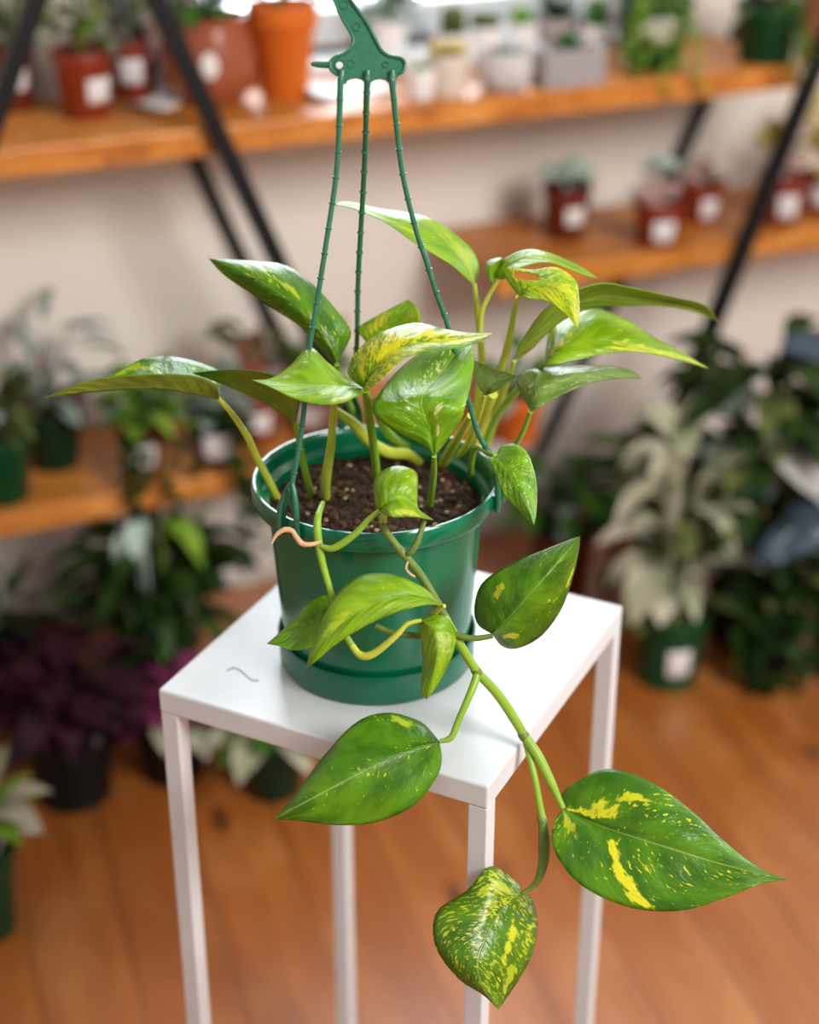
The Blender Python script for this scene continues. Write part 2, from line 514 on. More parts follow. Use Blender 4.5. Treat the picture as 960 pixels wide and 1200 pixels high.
# hanger
RIM = TZ + RZ
PD = depth_of(V((PX, PY, CAMZ-.2415)))     # depth of the hanger plate
def P(px, py, d=PD): return at(px, py, d)
fwd = V((0, ct, -st))
outline = [(378,-32),(384,-16),(391,0),(402,23),(411,38),(414,46),(413,53),(407,60),(400,64),(394,66),(389,70),(386.5,75),(387.5,81),(391,85),(396,88),
           (397,96),(405,98),(407,94),(412,91.5),(418,91),(424,93),(427.5,97),(428,101),(434,101),(435,96),(439,93),(446,91.7),(452,93),(456,97),(457,101),(464,101),(465,90),
           (469,87),(473,83),(475,76),(473,71),(469,68),(462,66.5),(455,65),(449,61),(444,54),(430,27),(420,13),(411,0),(400,-18),(394,-32)]
hp = empty('hanger', P(431, 75), None, None); hp.parent = plant; hp.location = P(431, 75) - pc
mb = MB(); mb.prism([P(x, y) for x, y in outline], fwd*.0016)
# a hole near the left ear is shown by a raised eyelet ring and a real opening is cut below
plate = mb.build('hanger_plate', M['hang_green'], hp, smooth=30)
cut = MB(); rows = [[P(398+4.2*math.cos(2*PI*j/20), 76.5+4.2*math.sin(2*PI*j/20), PD+dd) for j in range(20)] for dd in (-.01, .012)]
cut.grid(rows, True, True, True)
import bmesh
def boolean_cut(o, cutter):
    c = cutter.build('cutter', M['hang_green'], hp, smooth=0)
    bm = bmesh.new(); bm.from_mesh(c.data); bmesh.ops.recalc_face_normals(bm, faces=bm.faces); bm.to_mesh(c.data); bm.free()
    bm = bmesh.new(); bm.from_mesh(o.data); bmesh.ops.recalc_face_normals(bm, faces=bm.faces); bm.to_mesh(o.data); bm.free()
    m = o.modifiers.new('hole', 'BOOLEAN'); m.operation = 'DIFFERENCE'; m.object = c; m.solver = 'EXACT'
    dg = bpy.context.evaluated_depsgraph_get(); dg.update()
    me = bpy.data.meshes.new_from_object(o.evaluated_get(dg))
    o.modifiers.clear(); o.data = me
    bpy.data.objects.remove(c)
boolean_cut(plate, cut)
# raised border along both sides
mb = MB()
left = outline[0:15]; right = outline[32:]
for seg in (left, right):
    pts = catmull([tuple(P(x, y, PD-.0004)) for x, y in seg], 60)
    mb.tube([V(p) for p in pts], .0011, 8)
mb.tube([P(398+5.6*math.cos(2*PI*j/24), 76.5+5.6*math.sin(2*PI*j/24), PD-.0002) for j in range(25)], .0006, 6, False)
for x, y, r in ((411, 75, 4.2), (418, 32, 4.4), (452, 76, 3.4), (403, 6, 5)):
    mb.tube([P(x+r*math.cos(2*PI*j/24), y+r*math.sin(2*PI*j/24), PD-.0001) for j in range(25)], .0004, 6, False)
mb.build('raised_border', M['hang_green'], hp, smooth=60)
mb = MB()
mb.tube([P(x, y, PD+.0008) for x, y in ((388, 76.5), (385, 76), (384.6, 76), (380, 76), (372, 75.5), (366, 75), (364.5, 75))], [.0016, .0016, .0024, .0022, .0021, .0014, .0008], 10)
mb.build('peg', M['hang_green'], hp, smooth=50)
# the hook above the frame
mb = MB()
hk = [(386,-30),(377,-52),(368,-80),(364,-110),(372,-140),(395,-158),(425,-155),(446,-132),(446,-104),(432,-86)]
mb.tube([V(p) for p in catmull([tuple(P(x, y, PD+.0008)) for x, y in hk], 48)], [.0042]*40+[.004, .0038, .0036, .0034, .003, .0026, .0022, .0016], 10)
mb.build('hook', M['hang_green'], hp, smooth=60)

def rim_at(px, py):
    """point on the rim circle seen nearest a photo point"""
    best = None
    for k in range(720):
        a = 2*PI*k/720; q = V((PX+.0885*math.cos(a), PY+.0885*math.sin(a), RIM))
        dd = q-CAM; d = depth_of(q); x = 480+F*dd.x/d; y = 600-F*(dd.y*st+dd.z*ct)/d
        e = (x-px)**2+(y-py)**2
        if best is None or e < best[0]: best = (e, q, a)
    return best[1], best[2]

def strand(px, py, clip, via):
    q, a = rim_at(*clip)
    out = V((math.cos(a), math.sin(a), 0)); tan = V((-math.sin(a), math.cos(a), 0))
    top = P(px, py, PD-.0006); bot = q + Z*.026 - out*.001
    d0, d1 = PD, depth_of(bot)
    ctrl = [(px, py, PD-.0012), (px-.5+(px-431)*.02, py+10, PD-.0013), (px-.9+(px-431)*.04, py+19, PD-.0010)] + [(x, y, d0+(d1-d0)*k) for x, y, k in via]
    pts = [at(*c) for c in ctrl] + [bot]
    pts = [V(p) for p in catmull([tuple(p) for p in pts], 90)]
    # ring nodes
    L = [0]
    for i in range(1, len(pts)): L.append(L[-1] + (pts[i]-pts[i-1]).length)
    mb = MB()
    mb.tube(pts, [.0022-.0004*min(1, l/.05) for l in L], 10)
    sp = .0165; nx = .02
    for i in range(1, len(pts)):
        while L[i] >= nx and nx < L[-1]-.006:
            f = (nx-L[i-1])/(L[i]-L[i-1]); p = pts[i-1].lerp(pts[i], f); t = (pts[i]-pts[i-1]).normalized()
            mb.tube([p-t*.0009, p-t*.0004, p+t*.0004, p+t*.0009], [.0017, .0025, .0025, .0017], 10)
            nx += sp
    s = mb.build('hanger_strand', M['hang_green'], hp, smooth=50)
    # forked clip gripping the rim
    mb = MB()
    w = .0105
    for sg in (-1, 1):
        path = [q + out*.0035 + tan*sg*w*.80 - Z*.012, q + out*.0042 + tan*sg*w*.78 - Z*.004, q + out*.003 + tan*sg*w*.68 + Z*.010, q + out*.001 + tan*sg*w*.4 + Z*.020, bot + tan*sg*.0006 + Z*.002]
        path = [V(p) for p in catmull([tuple(p) for p in path], 24)]
        mb.tube(path, [.0022]*20+[.0021, .002, .0019, .0018], 8)
    mb.prism([q + out*.0028 + tan*k[0] + Z*k[1] for k in ((-w*.78, -.012), (-w*.78, -.002), (-w*.6, .009), (-w*.3, .018), (0, .026), (w*.3, .018), (w*.6, .009), (w*.78, -.002), (w*.78, -.012), (w*.5, -.012), (w*.42, .002), (w*.25, .010), (0, .014), (-w*.25, .010), (-w*.42, .002), (-w*.5, -.012))], -out*.0016)
    mb.build('clip', M['hang_green'], s, smooth=50)
strand(401, 83, (344, 606), [(395, 196, .25), (382, 287, .43), (371, 357, .57), (363, 407, .67), (357, 474, .81), (351, 522, .91)])
strand(431, 83, (412, 500), [(427, 198, .27), (420, 324, .58), (418, 407, .78)])
strand(460, 83, (586, 578), [(471, 198, .22), (487, 267, .37), (500, 307, .46), (512, 345, .54), (525, 382, .62), (547, 462, .79), (562, 512, .90)])

# ------------------------------------------------------------------ pothos leaves and stems
YEL = (.62, .66, .03, 1); PALE = (.72, .74, .28, 1)
DK, LT = (.036, .140, .001, 1), (.105, .275, .003, 1)
UD, UL = (.16, .22, .020, 1), (.24, .31, .035, 1)
BD, BL = (.16, .34, .003, 1), (.29, .50, .005, 1)
under_default = leaf_mat('leaf_underside', 3.3, UD, UL, (.34, .40, .08, 1), .1, (), True, mid=.6)

def leaf(mid, A, B, dm, oa, ob, mat, label=None, n=30, m=9, hole=None, bul=.0, und=None, wave=.0012, seed=0, par=None):
    """mid, A, B: photo points base to tip; dm depths along the midrib; oa, ob depth offsets of the edges"""
    mm = catmull(mid, n); aa = catmull([mid[0]]+A+[mid[-1]], n); bb = catmull([mid[0]]+B+[mid[-1]], n)
    dd = catmull([(x,) for x in dm], n)
    mb = MB(); uv = []
    rows = []
    for i in range(n):
        t = i/(n-1); pr = min(1, math.sin(PI*min(1, t**.7))*1.15)
        row = []
        for j in range(-m, m+1):
            s = abs(j)/m; e = aa[i] if j < 0 else bb[i]; off = oa if j < 0 else ob
            if isinstance(off, (list, tuple)): off = catmull([(x,) for x in off], n)[i][0]
            x = mm[i][0] + (e[0]-mm[i][0])*s; y = mm[i][1] + (e[1]-mm[i][1])*s
            d = dd[i][0] + off*pr*(s**1.25) - bul*pr*math.sin(PI*s)
            d += wave*s*s*math.sin(t*17+seed*2.1+(2 if j < 0 else 0))*pr
            row.append(at(x, y, d)); uv.append((t, .5+.5*j/m))
        rows.append(row)
    mb.grid(rows); mb.uv = uv
    if hole:
        t0, s0, rt, rs = hole
        keep = []
        for f in mb.f:
            t = sum(uv[k][0] for k in f)/4; s = sum(uv[k][1] for k in f)/4*2-1
            if ((t-t0)/rt)**2+((s-s0)/rs)**2 > 1: keep.append(f)
        mb.f = keep
    o = mb.build('leaf', [mat, und or under_default], par or plant, smooth=180)
    md = o.modifiers.new('thickness', 'SOLIDIFY'); md.thickness = .00045; md.offset = -1; md.material_offset = 1; md.use_even_offset = False
    if label: o['label'] = label
    return o

def LM(name, seed, k='mid', speck=.5, patches=(), yel=YEL, rough=.3, mid=.5):
    d, l = {'mid': (DK, LT), 'bright': (BD, BL), 'lt': ((.10, .26, .003, 1), (.20, .43, .005, 1))}[k]
    return leaf_mat(name, seed, d, l, yel, speck, patches, False, rough, mid)

# 1 upper left
leaf([(395,427),(384,398),(352,362),(312,333),(278,314),(244,302)],
     [(388,424),(370,404),(350,382),(325,365),(292,343),(262,322)], [(408,402),(411,386),(395,364),(368,334),(335,311),(300,306),(270,304)],
     (1.17,1.165,1.165,1.17,1.18,1.185), .018, .022, LM('leaf_upper_left', 1.0, 'mid', 1.6, [(.42, .35, .06, .14, .7)]), seed=1, bul=.004)
# 2 far left, seen from the side
leaf([(257,468),(225,461),(190,456),(150,456),(110,459),(80,462),(52,466)],
     [(254,452),(232,441),(190,438),(140,440),(95,449)], [(259,440),(243,428),(205,418),(168,420),(138,436)],
     (1.14,1.14,1.14,1.14,1.135,1.13,1.13), -.014, .035, LM('leaf_far_left', 2.0, 'mid', .6, [(.5, .7, .2, .25, .4)]), seed=2)
# 3 behind it, underside
leaf([(347,496),(335,480),(308,457),(275,443),(250,438),(226,437)],
     [(351,470),(344,450),(315,437),(287,433),(252,434)], [(340,491),(322,479),(300,467),(267,452),(243,443)],
     (1.16,1.155,1.15,1.15,1.15,1.15), -.03, .012, LM('leaf_behind_left', 3.0, 'mid', .4), seed=3)
# 4 front left heart
leaf([(437,450),(420,453),(392,450),(360,447),(325,446),(295,445)],
     [(430,458),(422,462),(400,472),(375,474),(345,467),(318,454)], [(430,452),(414,446),(385,425),(363,407),(340,428),(318,443)],
     (1.105,1.10,1.09,1.085,1.085,1.085), -.018, .02, LM('leaf_front_left', 4.0, 'bright', .9, [(.10, .5, .10, .13, 1), (.18, -.8, .09, .12, .9), (.02, -.6, .07, .2, .7)], PALE), seed=4, bul=.003)
# 5 yellow arching leaf
leaf([(426,455),(436,435),(458,412),(490,402),(525,399),(555,394),(579,390)],
     [(408,440),(412,420),(428,402),(450,388),(487,378),(520,385),(552,390)], [(428,459),(440,450),(456,436),(474,420),(505,412),(538,408),(565,399)],
     (1.09,1.085,1.08,1.08,1.085,1.09,1.095), .02, -.014, leaf_mat('leaf_yellow_splash', 5.0, (.07,.20,.003,1), (.16,.36,.004,1), (.80,.72,.012,1), 3.2, [(.3, -.1, .16, .6, .9), (.5, -.4, .12, .3, .9), (.05, -.5, .08, .3, .8), (.7, .1, .14, .5, .8)]), label='leaf mostly splashed with yellow', seed=5, bul=.004)
# 6 small leaf behind
leaf([(430,402),(445,385),(462,370),(478,351)], [(420,385),(440,371),(462,359)], [(455,402),(488,388),(492,370),(487,358)],
     (1.20,1.195,1.19,1.19), .005, -.012, LM('leaf_small_back', 6.0, 'bright', 1.5, [(.3, -.4, .3, .5, .9)], (.66, .60, .03, 1)), seed=6)
# 7 long arching leaf on top
leaf([(556,334),(540,302),(512,278),(478,262),(440,249),(412,240),(388,240)],
     [(547,326),(530,311),(508,297),(484,283),(455,262),(425,248),(402,241)], [(562,318),(556,296),(535,275),(505,256),(470,248),(438,243),(408,236)],
     (1.19,1.18,1.175,1.175,1.18,1.185,1.19), -.012, .02, LM('leaf_long_top', 7.0, 'bright', .8, [(.1, .3, .2, .5, .5), (.4, -.4, .06, .2, .8)]), seed=7)
# 8 folded heart in the centre
leaf([(509,535),(504,505),(495,468),(512,444),(532,417),(548,396)],
     [(494,521),(466,508),(437,484),(443,463),(468,432),(500,408),(530,396)], [(524,517),(540,494),(546,474),(553,446),(556,418),(553,402)],
     (1.105,1.095,1.085,1.11,1.13,1.15), .004, .006, LM('leaf_folded_heart', 8.0, 'lt', .9, [(.25, .4, .05, .12, .8), (.12, .35, .05, .1, .8)], PALE), seed=8, bul=.004)
# 9 small heart over the rim
leaf([(445,599),(455,588),(468,584),(482,590),(492,601),(508,609)],
     [(439,588),(440,560),(462,546),(487,552),(490,574),(487,592)], [(452,604),(463,606),(478,606),(490,606),(499,608)],
     (1.09,1.085,1.085,1.088,1.092,1.10), .014, -.012, LM('leaf_small_heart', 9.0, 'bright', .7, [(.35, .7, .3, .25, .9)]), seed=9, bul=.005)
# 10 hanging on the right of the pot
leaf([(581,534),(592,548),(606,570),(618,594),(626,616)],
     [(588,523),(603,520),(619,532),(629,565),(629,598)], [(574,538),(580,556),(589,578),(606,596),(620,611)],
     (1.13,1.12,1.11,1.105,1.10), .012, .006, LM('leaf_right_hanging', 10.0, 'lt', 1.8, [(.35, .4, .05, .12, .5)], PALE), seed=10)
# 11 low right
leaf([(622,482),(634,455),(668,440),(706,434),(735,437),(753,444)],
     [(606,452),(612,436),(642,430),(675,428),(708,428),(738,433)], [(631,478),(650,467),(680,453),(710,445),(735,443)],
     (1.15,1.15,1.155,1.16,1.165,1.17), .026, -.006, leaf_mat('leaf_low_right', 11.0, (.12,.22,.03,1), (.20,.32,.05,1), PALE, 1.0, [(.4, -.5, .08, .2, .8), (.55, -.6, .06, .2, .7)], mid=.4), seed=11)
# 12 dark small leaf beside it, underside
leaf([(569,463),(574,452),(585,446),(607,441)],
     [(579,460),(591,452),(600,446)], [(560,451),(555,423),(581,432)],
     (1.16,1.155,1.16,1.17), .0, -.012, LM('leaf_dark_small', 12.0, 'mid', .3), und=leaf_mat('leaf_dark_underside', 12.5, (.07,.12,.015,1), (.10,.15,.02,1), PALE, .1, (), True), seed=12)
# 13 big bright leaf on the right
leaf([(637,427),(658,406),(696,399),(735,402),(775,411),(804,421),(831,432)],
     [(640,408),(648,382),(690,362),(728,371),(765,394),(800,413)], [(641,428),(673,423),(707,415),(740,412),(774,417),(803,424)],
     (1.175,1.175,1.18,1.19,1.20,1.215,1.23), .03, -.012, LM('leaf_bright_right', 13.0, 'bright', 1.0, [(.06, -.3, .12, .35, 1), (.58, .3, .24, .4, 1), (.36, .6, .14, .3, .9), (.85, -.1, .16, .7, .9)], (.72, .72, .05, 1)), seed=13, bul=.003)
# 14 long leaf above, underside
leaf([(603,422),(630,388),(672,357),(715,346),(760,349),(805,357),(842,377)],
     [(622,410),(652,381),(690,362),(742,358),(785,360),(820,368)], [(612,398),(645,356),(700,332),(745,338),(790,348),(826,357)],
     (1.195,1.19,1.19,1.20,1.22,1.245,1.27), .01, -.02, LM('leaf_long_right', 14.0, 'lt', .4), seed=14)
# 15 arching leaf top right
leaf([(585,327),(600,309),(625,300),(650,301),(675,312),(701,326)],
     [(579,322),(588,307),(606,295),(628,292),(655,300),(682,313)], [(593,326),(600,318),(624,309),(648,308),(672,317),(688,323)],
     (1.18,1.175,1.17,1.17,1.175,1.18), .012, -.01, LM('leaf_top_right', 15.0, 'bright', .6, [(.4, .0, .2, .4, .4)]), seed=15)
# 16 yellow leaf with a hole
leaf([(608,347),(618,337),(640,335),(658,344),(669,362),(677,385)],
     [(594,328),(594,313),(625,316),(652,313),(674,328),(679,350),(679,372)], [(617,349),(632,351),(648,356),(661,366),(671,377)],
     (1.155,1.15,1.145,1.14,1.135,1.13), .012, -.006, LM('leaf_with_hole', 16.0, 'bright', 3.0, [(.3, .6, .16, .4, .7), (.5, -.3, .14, .4, .7), (.85, 0, .2, .8, .8)], (.78, .72, .012, 1)), label='yellow-green leaf with a hole torn in it', seed=16, hole=(.30, -.52, .085, .26), n=44, m=14)
# 17 rolled young leaf
leaf([(576,333),(573,318),(580,308),(590,303)], [(569,320),(571,307),(583,302)], [(584,325),(587,314),(591,306)],
     (1.185,1.18,1.18,1.18), .012, .012, LM('leaf_young', 17.0, 'bright', .3), seed=17)
# 18 low arching leaf over the pot front
leaf([(521,710),(492,700),(455,702),(418,718),(388,742),(368,766),(359,783)],
     [(500,709),(467,717),(440,728),(412,743),(388,760),(368,777)], [(512,702),(496,688),(462,673),(424,674),(395,696),(376,730),(364,762)],
     (1.10,1.09,1.082,1.08,1.08,1.083,1.088), -.004, .014, LM('leaf_low_arch', 18.0, 'bright', .5, [(.6, .2, .15, .3, .5)], rough=.4), seed=18, bul=.003)
# 19 behind it
leaf([(392,712),(370,726),(342,741),(313,754)], [(390,740),(367,757),(345,762),(328,757)], [(385,697),(362,706),(340,730)],
     (1.13,1.125,1.12,1.12), -.01, .01, LM('leaf_low_left', 19.0, 'lt', .4), seed=19)
# 20 small hanging leaf
leaf([(494,727),(509,741),(513,767),(507,795),(500,820)],
     [(506,720),(524,724),(535,744),(528,774),(513,804)], [(491,735),(495,766),(494,790),(494,810)],
     (1.095,1.085,1.083,1.085,1.09), .010, .012, LM('leaf_small_hanging', 20.0, 'bright', .9, [(.35, -.4, .15, .4, .4)], PALE), seed=20)
# 21 right of the pot front
leaf([(577,743),(600,720),(634,682),(660,652),(680,628)],
     [(560,732),(556,710),(566,682),(600,660),(640,643),(666,633)], [(588,757),(606,760),(634,746),(658,714),(672,675),(679,642)],
     (1.115,1.105,1.10,1.105,1.115), .022, .030, LM('leaf_right_mid', 21.0, 'mid', .3, [(.22, -.6, .07, .10, .9), (.05, .6, .10, .13, 1), (.45, .85, .05, .08, .9)]), seed=21)
# 22 lower left
leaf([(515,869),(482,879),(430,902),(384,926),(350,944),(321,960)],
     [(518,892),(510,914),(484,945),(440,964),(395,967),(352,962)], [(508,860),(492,845),(455,835),(418,846),(380,885),(348,928)],
     (1.125,1.115,1.105,1.10,1.10,1.105), .014, .028, LM('leaf_lower_left', 22.0, 'mid', .5, [(.07, -.16, .035, .05, .9), (.10, .88, .07, .09, .6)], rough=.3, mid=.6), seed=22)
# 23 big right
leaf([(660,947),(700,966),(745,981),(790,995),(835,1009),(880,1021),(923,1031)],
     [(657,934),(668,921),(712,901),(765,917),(813,952),(852,988),(892,1018)], [(648,968),(650,998),(682,1038),(740,1064),(800,1067),(850,1052),(892,1036)],
     (1.15,1.14,1.13,1.12,1.115,1.11,1.11), .022, -.006, LM('leaf_big_right', 23.0, 'mid', 1.0, [(.08, -.42, .19, .22, 1), (.24, -.62, .08, .12, .8), (-.05, .55, .12, .2, .5), (.24, .30, .035, .22, .95), (.25, .62, .04, .22, 1), (.27, .85, .05, .14, 1)], (.80, .76, .02, 1), mid=.6), label='largest leaf with two broad yellow streaks', seed=23, bul=.003, n=44, m=14)
# 24 bottom heart
leaf([(612,1047),(588,1066),(571,1096),(560,1126),(566,1156),(584,1183)],
     [(623,1052),(630,1080),(625,1115),(612,1142),(595,1168)], [(604,1032),(574,1015),(548,1043),(512,1068),(510,1108),(536,1146),(566,1166)],
     (1.15,1.14,1.128,1.12,1.122,1.128), .032, .012, leaf_mat('leaf_bottom', 24.0, (.055,.15,.006,1), (.10,.24,.008,1), YEL, 2.6, [(.05, .55, .10, .28, .75), (.30, -.5, .22, .12, 1), (.5, -.75, .16, .12, .7), (.2, .3, .06, .2, .5)], mid=.5), seed=24, bul=.003)

ST_Y = plain('petiole_yellow_green', (.52, .58, .06, 1), .4, .4, .2, 60)
ST_G = plain('petiole_green', (.24, .40, .03, 1), .4, .4, .25, 60)
ST_D = plain('vine_olive', (.12, .18, .025, 1), .45, .4, .4, 70)
def stem(name, pts, d0, d1, w, mat, n=30, soil=False):
    """pts photo points; depth runs d0 to d1; w diameters in photo points"""
    if soil:   # last point stands in the soil
        q = at_z(pts[-1][0], pts[-1][1], SOILZ-.004); d1 = depth_of(q)
    if not hasattr(w, '__len__'): w = (w, w)
    k = len(pts)
    full = [(x, y, (d0+(d1-d0)*i/(k-1))) if len(p) == 2 else p for i, p in enumerate(pts) for x, y in [p[:2]]]
    pp = catmull(full, n)
    ww = catmull([(x,) for x in w], n)
    mb = MB(); mb.tube([at(*p) for p in pp], [max(.0006, ww[i][0]/2*pp[i][2]/F) for i in range(n)], 10)
    return mb.build(name, mat, plant, smooth=60)

stem('petiole', [(255,466),(273,486),(290,512),(299,532),(311,556),(326,586)], 1.14, 0, (6,8,9,10), ST_Y, soil=True)
stem('petiole', [(346,494),(349,510),(353,529),(359,558),(367,585)], 1.16, 0, (6,8,9), ST_G, soil=True)
stem('petiole', [(420,456),(398,465),(391,480),(388,522),(382,562),(382,588)], 1.10, 0, (5,7,9,12,11), ST_Y, soil=True)
stem('petiole', [(428,457),(431,470),(435,502),(440,540),(442,572)], 1.09, 0, (8,9,10,9), ST_G, soil=True)
stem('petiole', [(509,534),(508,558),(503,600)], 1.105, 0, (6,8,9), ST_G, soil=True)
stem('petiole', [(556,333),(560,370),(564,407),(564,440),(557,490),(545,540)], 1.19, 0, (6,8,9,10), ST_Y, soil=True)
stem('petiole', [(584,328),(574,345),(565,366),(563,400)], 1.18, 1.19, (5,6,7), ST_Y)
stem('petiole', [(607,348),(604,360),(597,395),(587,435),(573,485),(556,535)], 1.155, 0, (5,8,10,12), ST_Y, soil=True)
stem('petiole', [(603,422),(594,450),(578,490),(548,530)], 1.195, 0, (6,8,10), ST_Y, soil=True)
stem('petiole', [(637,428),(617,446),(590,477),(577,500),(562,545)], 1.175, 0, (6,9,10,11), ST_G, soil=True)
stem('petiole', [(622,482),(610,512),(590,540),(570,562)], 1.15, 0, (6,7,8), ST_G, soil=True)
stem('petiole', [(581,534),(570,530),(558,524),(552,545),(553,565)], 1.13, 0, (6,7,8), ST_G, soil=True)
stem('petiole', [(395,427),(400,450),(412,480),(426,510)], 1.17, 0, (6,8,10), ST_G, soil=True)
stem('petiole', [(430,402),(428,440),(430,480),(440,525)], 1.20, 0, (6,7,8), ST_G, soil=True)
stem('petiole', [(568,462),(560,490),(548,520),(530,545)], 1.16, 0, (6,8,10), ST_Y, soil=True)
stem('stem', [(392,480),(415,497),(434,518),(455,530),(478,533),(495,545)], 1.19, 0, (10,14,15,14,12), ST_Y, soil=True)
stem('stem', [(552,487),(540,508),(528,528),(517,548)], 1.17, 0, (9,11,12), ST_Y, soil=True)
stem('stem', [(578,462),(566,490),(556,515),(550,545)], 1.18, 0, (12,14,15), ST_Y, soil=True)
stem('stem', [(440,470),(447,495),(462,515),(486,530)], 1.16, 0, (9,11,12), ST_G, soil=True)
# trailing vines
RD = 1.105
stem('vine', [(446,607,1.125),(450,619,1.103),(459,632,1.103),(470,646,1.105),(482,660,1.108),(495,677,1.112),(510,702,1.115),(521,722,1.118)], 0, 0, (7,9,9,10,10,10), ST_D, 40)
stem('vine', [(521,722,1.118),(537,752,1.12),(558,785,1.13),(583,813,1.14),(602,841,1.148),(614,861,1.152)], 0, 0, (10,11,11,12,12,11), ST_G, 40)
stem('petiole', [(614,861,1.152),(630,885,1.15),(645,915,1.15),(654,934,1.15),(660,947,1.15)], 0, 0, (11,12,11,8,7), ST_G)
stem('vine', [(615,866,1.155),(619,880,1.153),(627,912,1.15),(633,945,1.15),(637,963,1.15)], 0, 0, (8,8,8,9), ST_G)
stem('petiole', [(636,960,1.15),(638,985,1.15),(637,1010,1.15),(631,1030,1.15),(623,1040,1.15),(612,1047,1.15)], 0, 0, (10,15,13,9,6,5), ST_D)
stem('petiole', [(559,787,1.13),(557,798,1.128),(549,818,1.125),(537,845,1.125),(529,864,1.125),(515,869,1.125)], 0, 0, (9,10,9,8,8,5), ST_G)
stem('petiole', [(528,741,1.118),(540,746,1.116),(558,748,1.115),(578,745,1.115)], 0, 0, (8,8,7,6), ST_D)
stem('vine', [(378,590,1.135),(373,604,1.108),(372,620,1.104),(374,640,1.106),(378,660,1.108),(385,685,1.11),(394,715,1.112),(404,742,1.113),(413,757,1.112)], 0, 0, (7,9,10,9,8,8,8), ST_G, 50)
stem('petiole', [(413,757,1.112),(420,766,1.11),(429,769,1.108),(441,764,1.105),(456,752,1.10),(467,742,1.097),(478,731,1.095),(494,727,1.095)], 0, 0, (8,9,10,9,8,6,5), ST_Y, 40)
stem('stem', [(440,733,1.112),(455,740,1.112),(474,744,1.113),(500,745,1.115),(530,742,1.118)], 0, 0, (7,8,8,8), ST_D)
stem('petiole', [(521,710,1.10),(512,716,1.107),(508,722,1.114),(514,728,1.118)], 0, 0, (5,7,8,7), ST_Y)
stem('petiole', [(376,640,1.104),(388,643,1.102),(401,637,1.10),(418,624,1.095),(432,609,1.092),(445,598,1.09)], 0, 0, (6,8,9,8,7,6), ST_G)
stem('petiole', [(473,649,1.105),(481,647,1.102),(488,637,1.10),(493,624,1.10),(498,610,1.10)], 0, 0, (5,8,8,7,5), ST_D)
stem('petiole', [(447,598,1.092),(450,605,1.10),(449,612,1.108)], 0, 0, (6,8,8), ST_Y)
r_ = stem('aerial_root', [(318,637,1.10),(324,627,1.10),(333,621,1.10),(342,622,1.10),(347,629,1.10),(354,637,1.10),(364,638,1.10),(376,635,1.103)], 0, 0, (3,5,7,6,7,6,4), M['dried'], 50)
tag(r_, 'dried tan aerial root')
r_ = stem('aerial_root', [(478,658,1.104),(476,666,1.103),(480,672,1.102),(486,676,1.104)], 0, 0, (3,3,3), M['dried'], 16)
tag(r_, 'short dried root on the vine')
for x, y, d, w in ((558,786,1.13,12),(614,862,1.152,13),(471,647,1.105,11),(636,962,1.15,11)):
    a = at(x-4, y-6, d); b = at(x+4, y+6, d); r = w/2*d/F
    mb = MB(); mb.tube([a, a.lerp(b, .3), a.lerp(b, .7), b], [r*.7, r, r, r*.7], 10)
    mb.build('stem_node', ST_D, plant, smooth=60)

# ------------------------------------------------------------------ nursery plants behind
FM = {
 'green': foliage_mat('mid_green_leaves', (.03, .12, .012, 1), (.10, .26, .03, 1)),
 'lime': foliage_mat('lime_leaves', (.14, .30, .02, 1), (.32, .46, .06, 1)),
 'olive': foliage_mat('olive_leaves', (.06, .09, .02, 1), (.18, .20, .06, 1)),
 'dark': foliage_mat('dark_green_leaves', (.006, .022, .003, 1), (.03, .07, .010, 1), .45),
 'blue': foliage_mat('pale_blue_leaves', (.42, .56, .48, 1), (.66, .78, .70, 1)),
 'cream': foliage_mat('cream_leaves', (.34, .36, .22, 1), (.66, .62, .48, 1), .5, 14),
 'purple': foliage_mat('purple_leaves', (.014, .004, .008, 1), (.06, .012, .03, 1), .32),
 'magenta': foliage_mat('magenta_leaves', (.10, .012, .045, 1), (.30, .05, .16, 1), .4),
 'pink': foliage_mat('pink_leaves', (.56, .32, .32, 1), (.76, .56, .52, 1)),
 'yellow': foliage_mat('yellow_leaves', (.60, .46, .06, 1), (.80, .70, .22, 1)),
 'silver': foliage_mat('silver_green_leaves', (.16, .24, .19, 1), (.38, .46, .40, 1)),
 'red': foliage_mat('red_stems', (.32, .06, .05, 1), (.50, .16, .13, 1)),
 'slate': foliage_mat('glossy_slate_leaves', (.02, .035, .05, 1), (.06, .09, .12, 1), .16, 25, .05),
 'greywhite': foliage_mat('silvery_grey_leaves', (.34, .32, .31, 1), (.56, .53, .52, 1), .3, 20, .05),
}

def blade(mb, base, direc, L, W, droop=.3, fold=.25, n=7, shape=1.0):
    """one curved leaf: a pointed ellipse folded along its midrib, with a real underside"""
    d = V(direc).normalized()
    side = d.cross(Z)
    if side.length < .05: side = V((1, 0, 0))
    side.normalize()
    p = V(base); rows = []; step = L/(n-1)
    for i in range(n):
        t = i/(n-1); w = W/2*max(.04, math.sin(PI*min(1, (t*.96+.02)**shape)))
        up = side.cross(d).normalized()
        rows.append([p - side*w + up*w*fold, p, p + side*w + up*w*fold])
        p = p + d*step
        d = (d - Z*droop*step/L*1.6).normalized()
    b = len(mb.v); k = 3
    mb.grid(rows)
    # underside, a hair below
    mb.grid([[q - side.cross(V(direc).normalized())*.0006 for q in reversed(r)] for r in rows])

def dirv(az, el): return V((math.cos(az)*math.cos(el), math.sin(az)*math.cos(el), math.sin(el)))

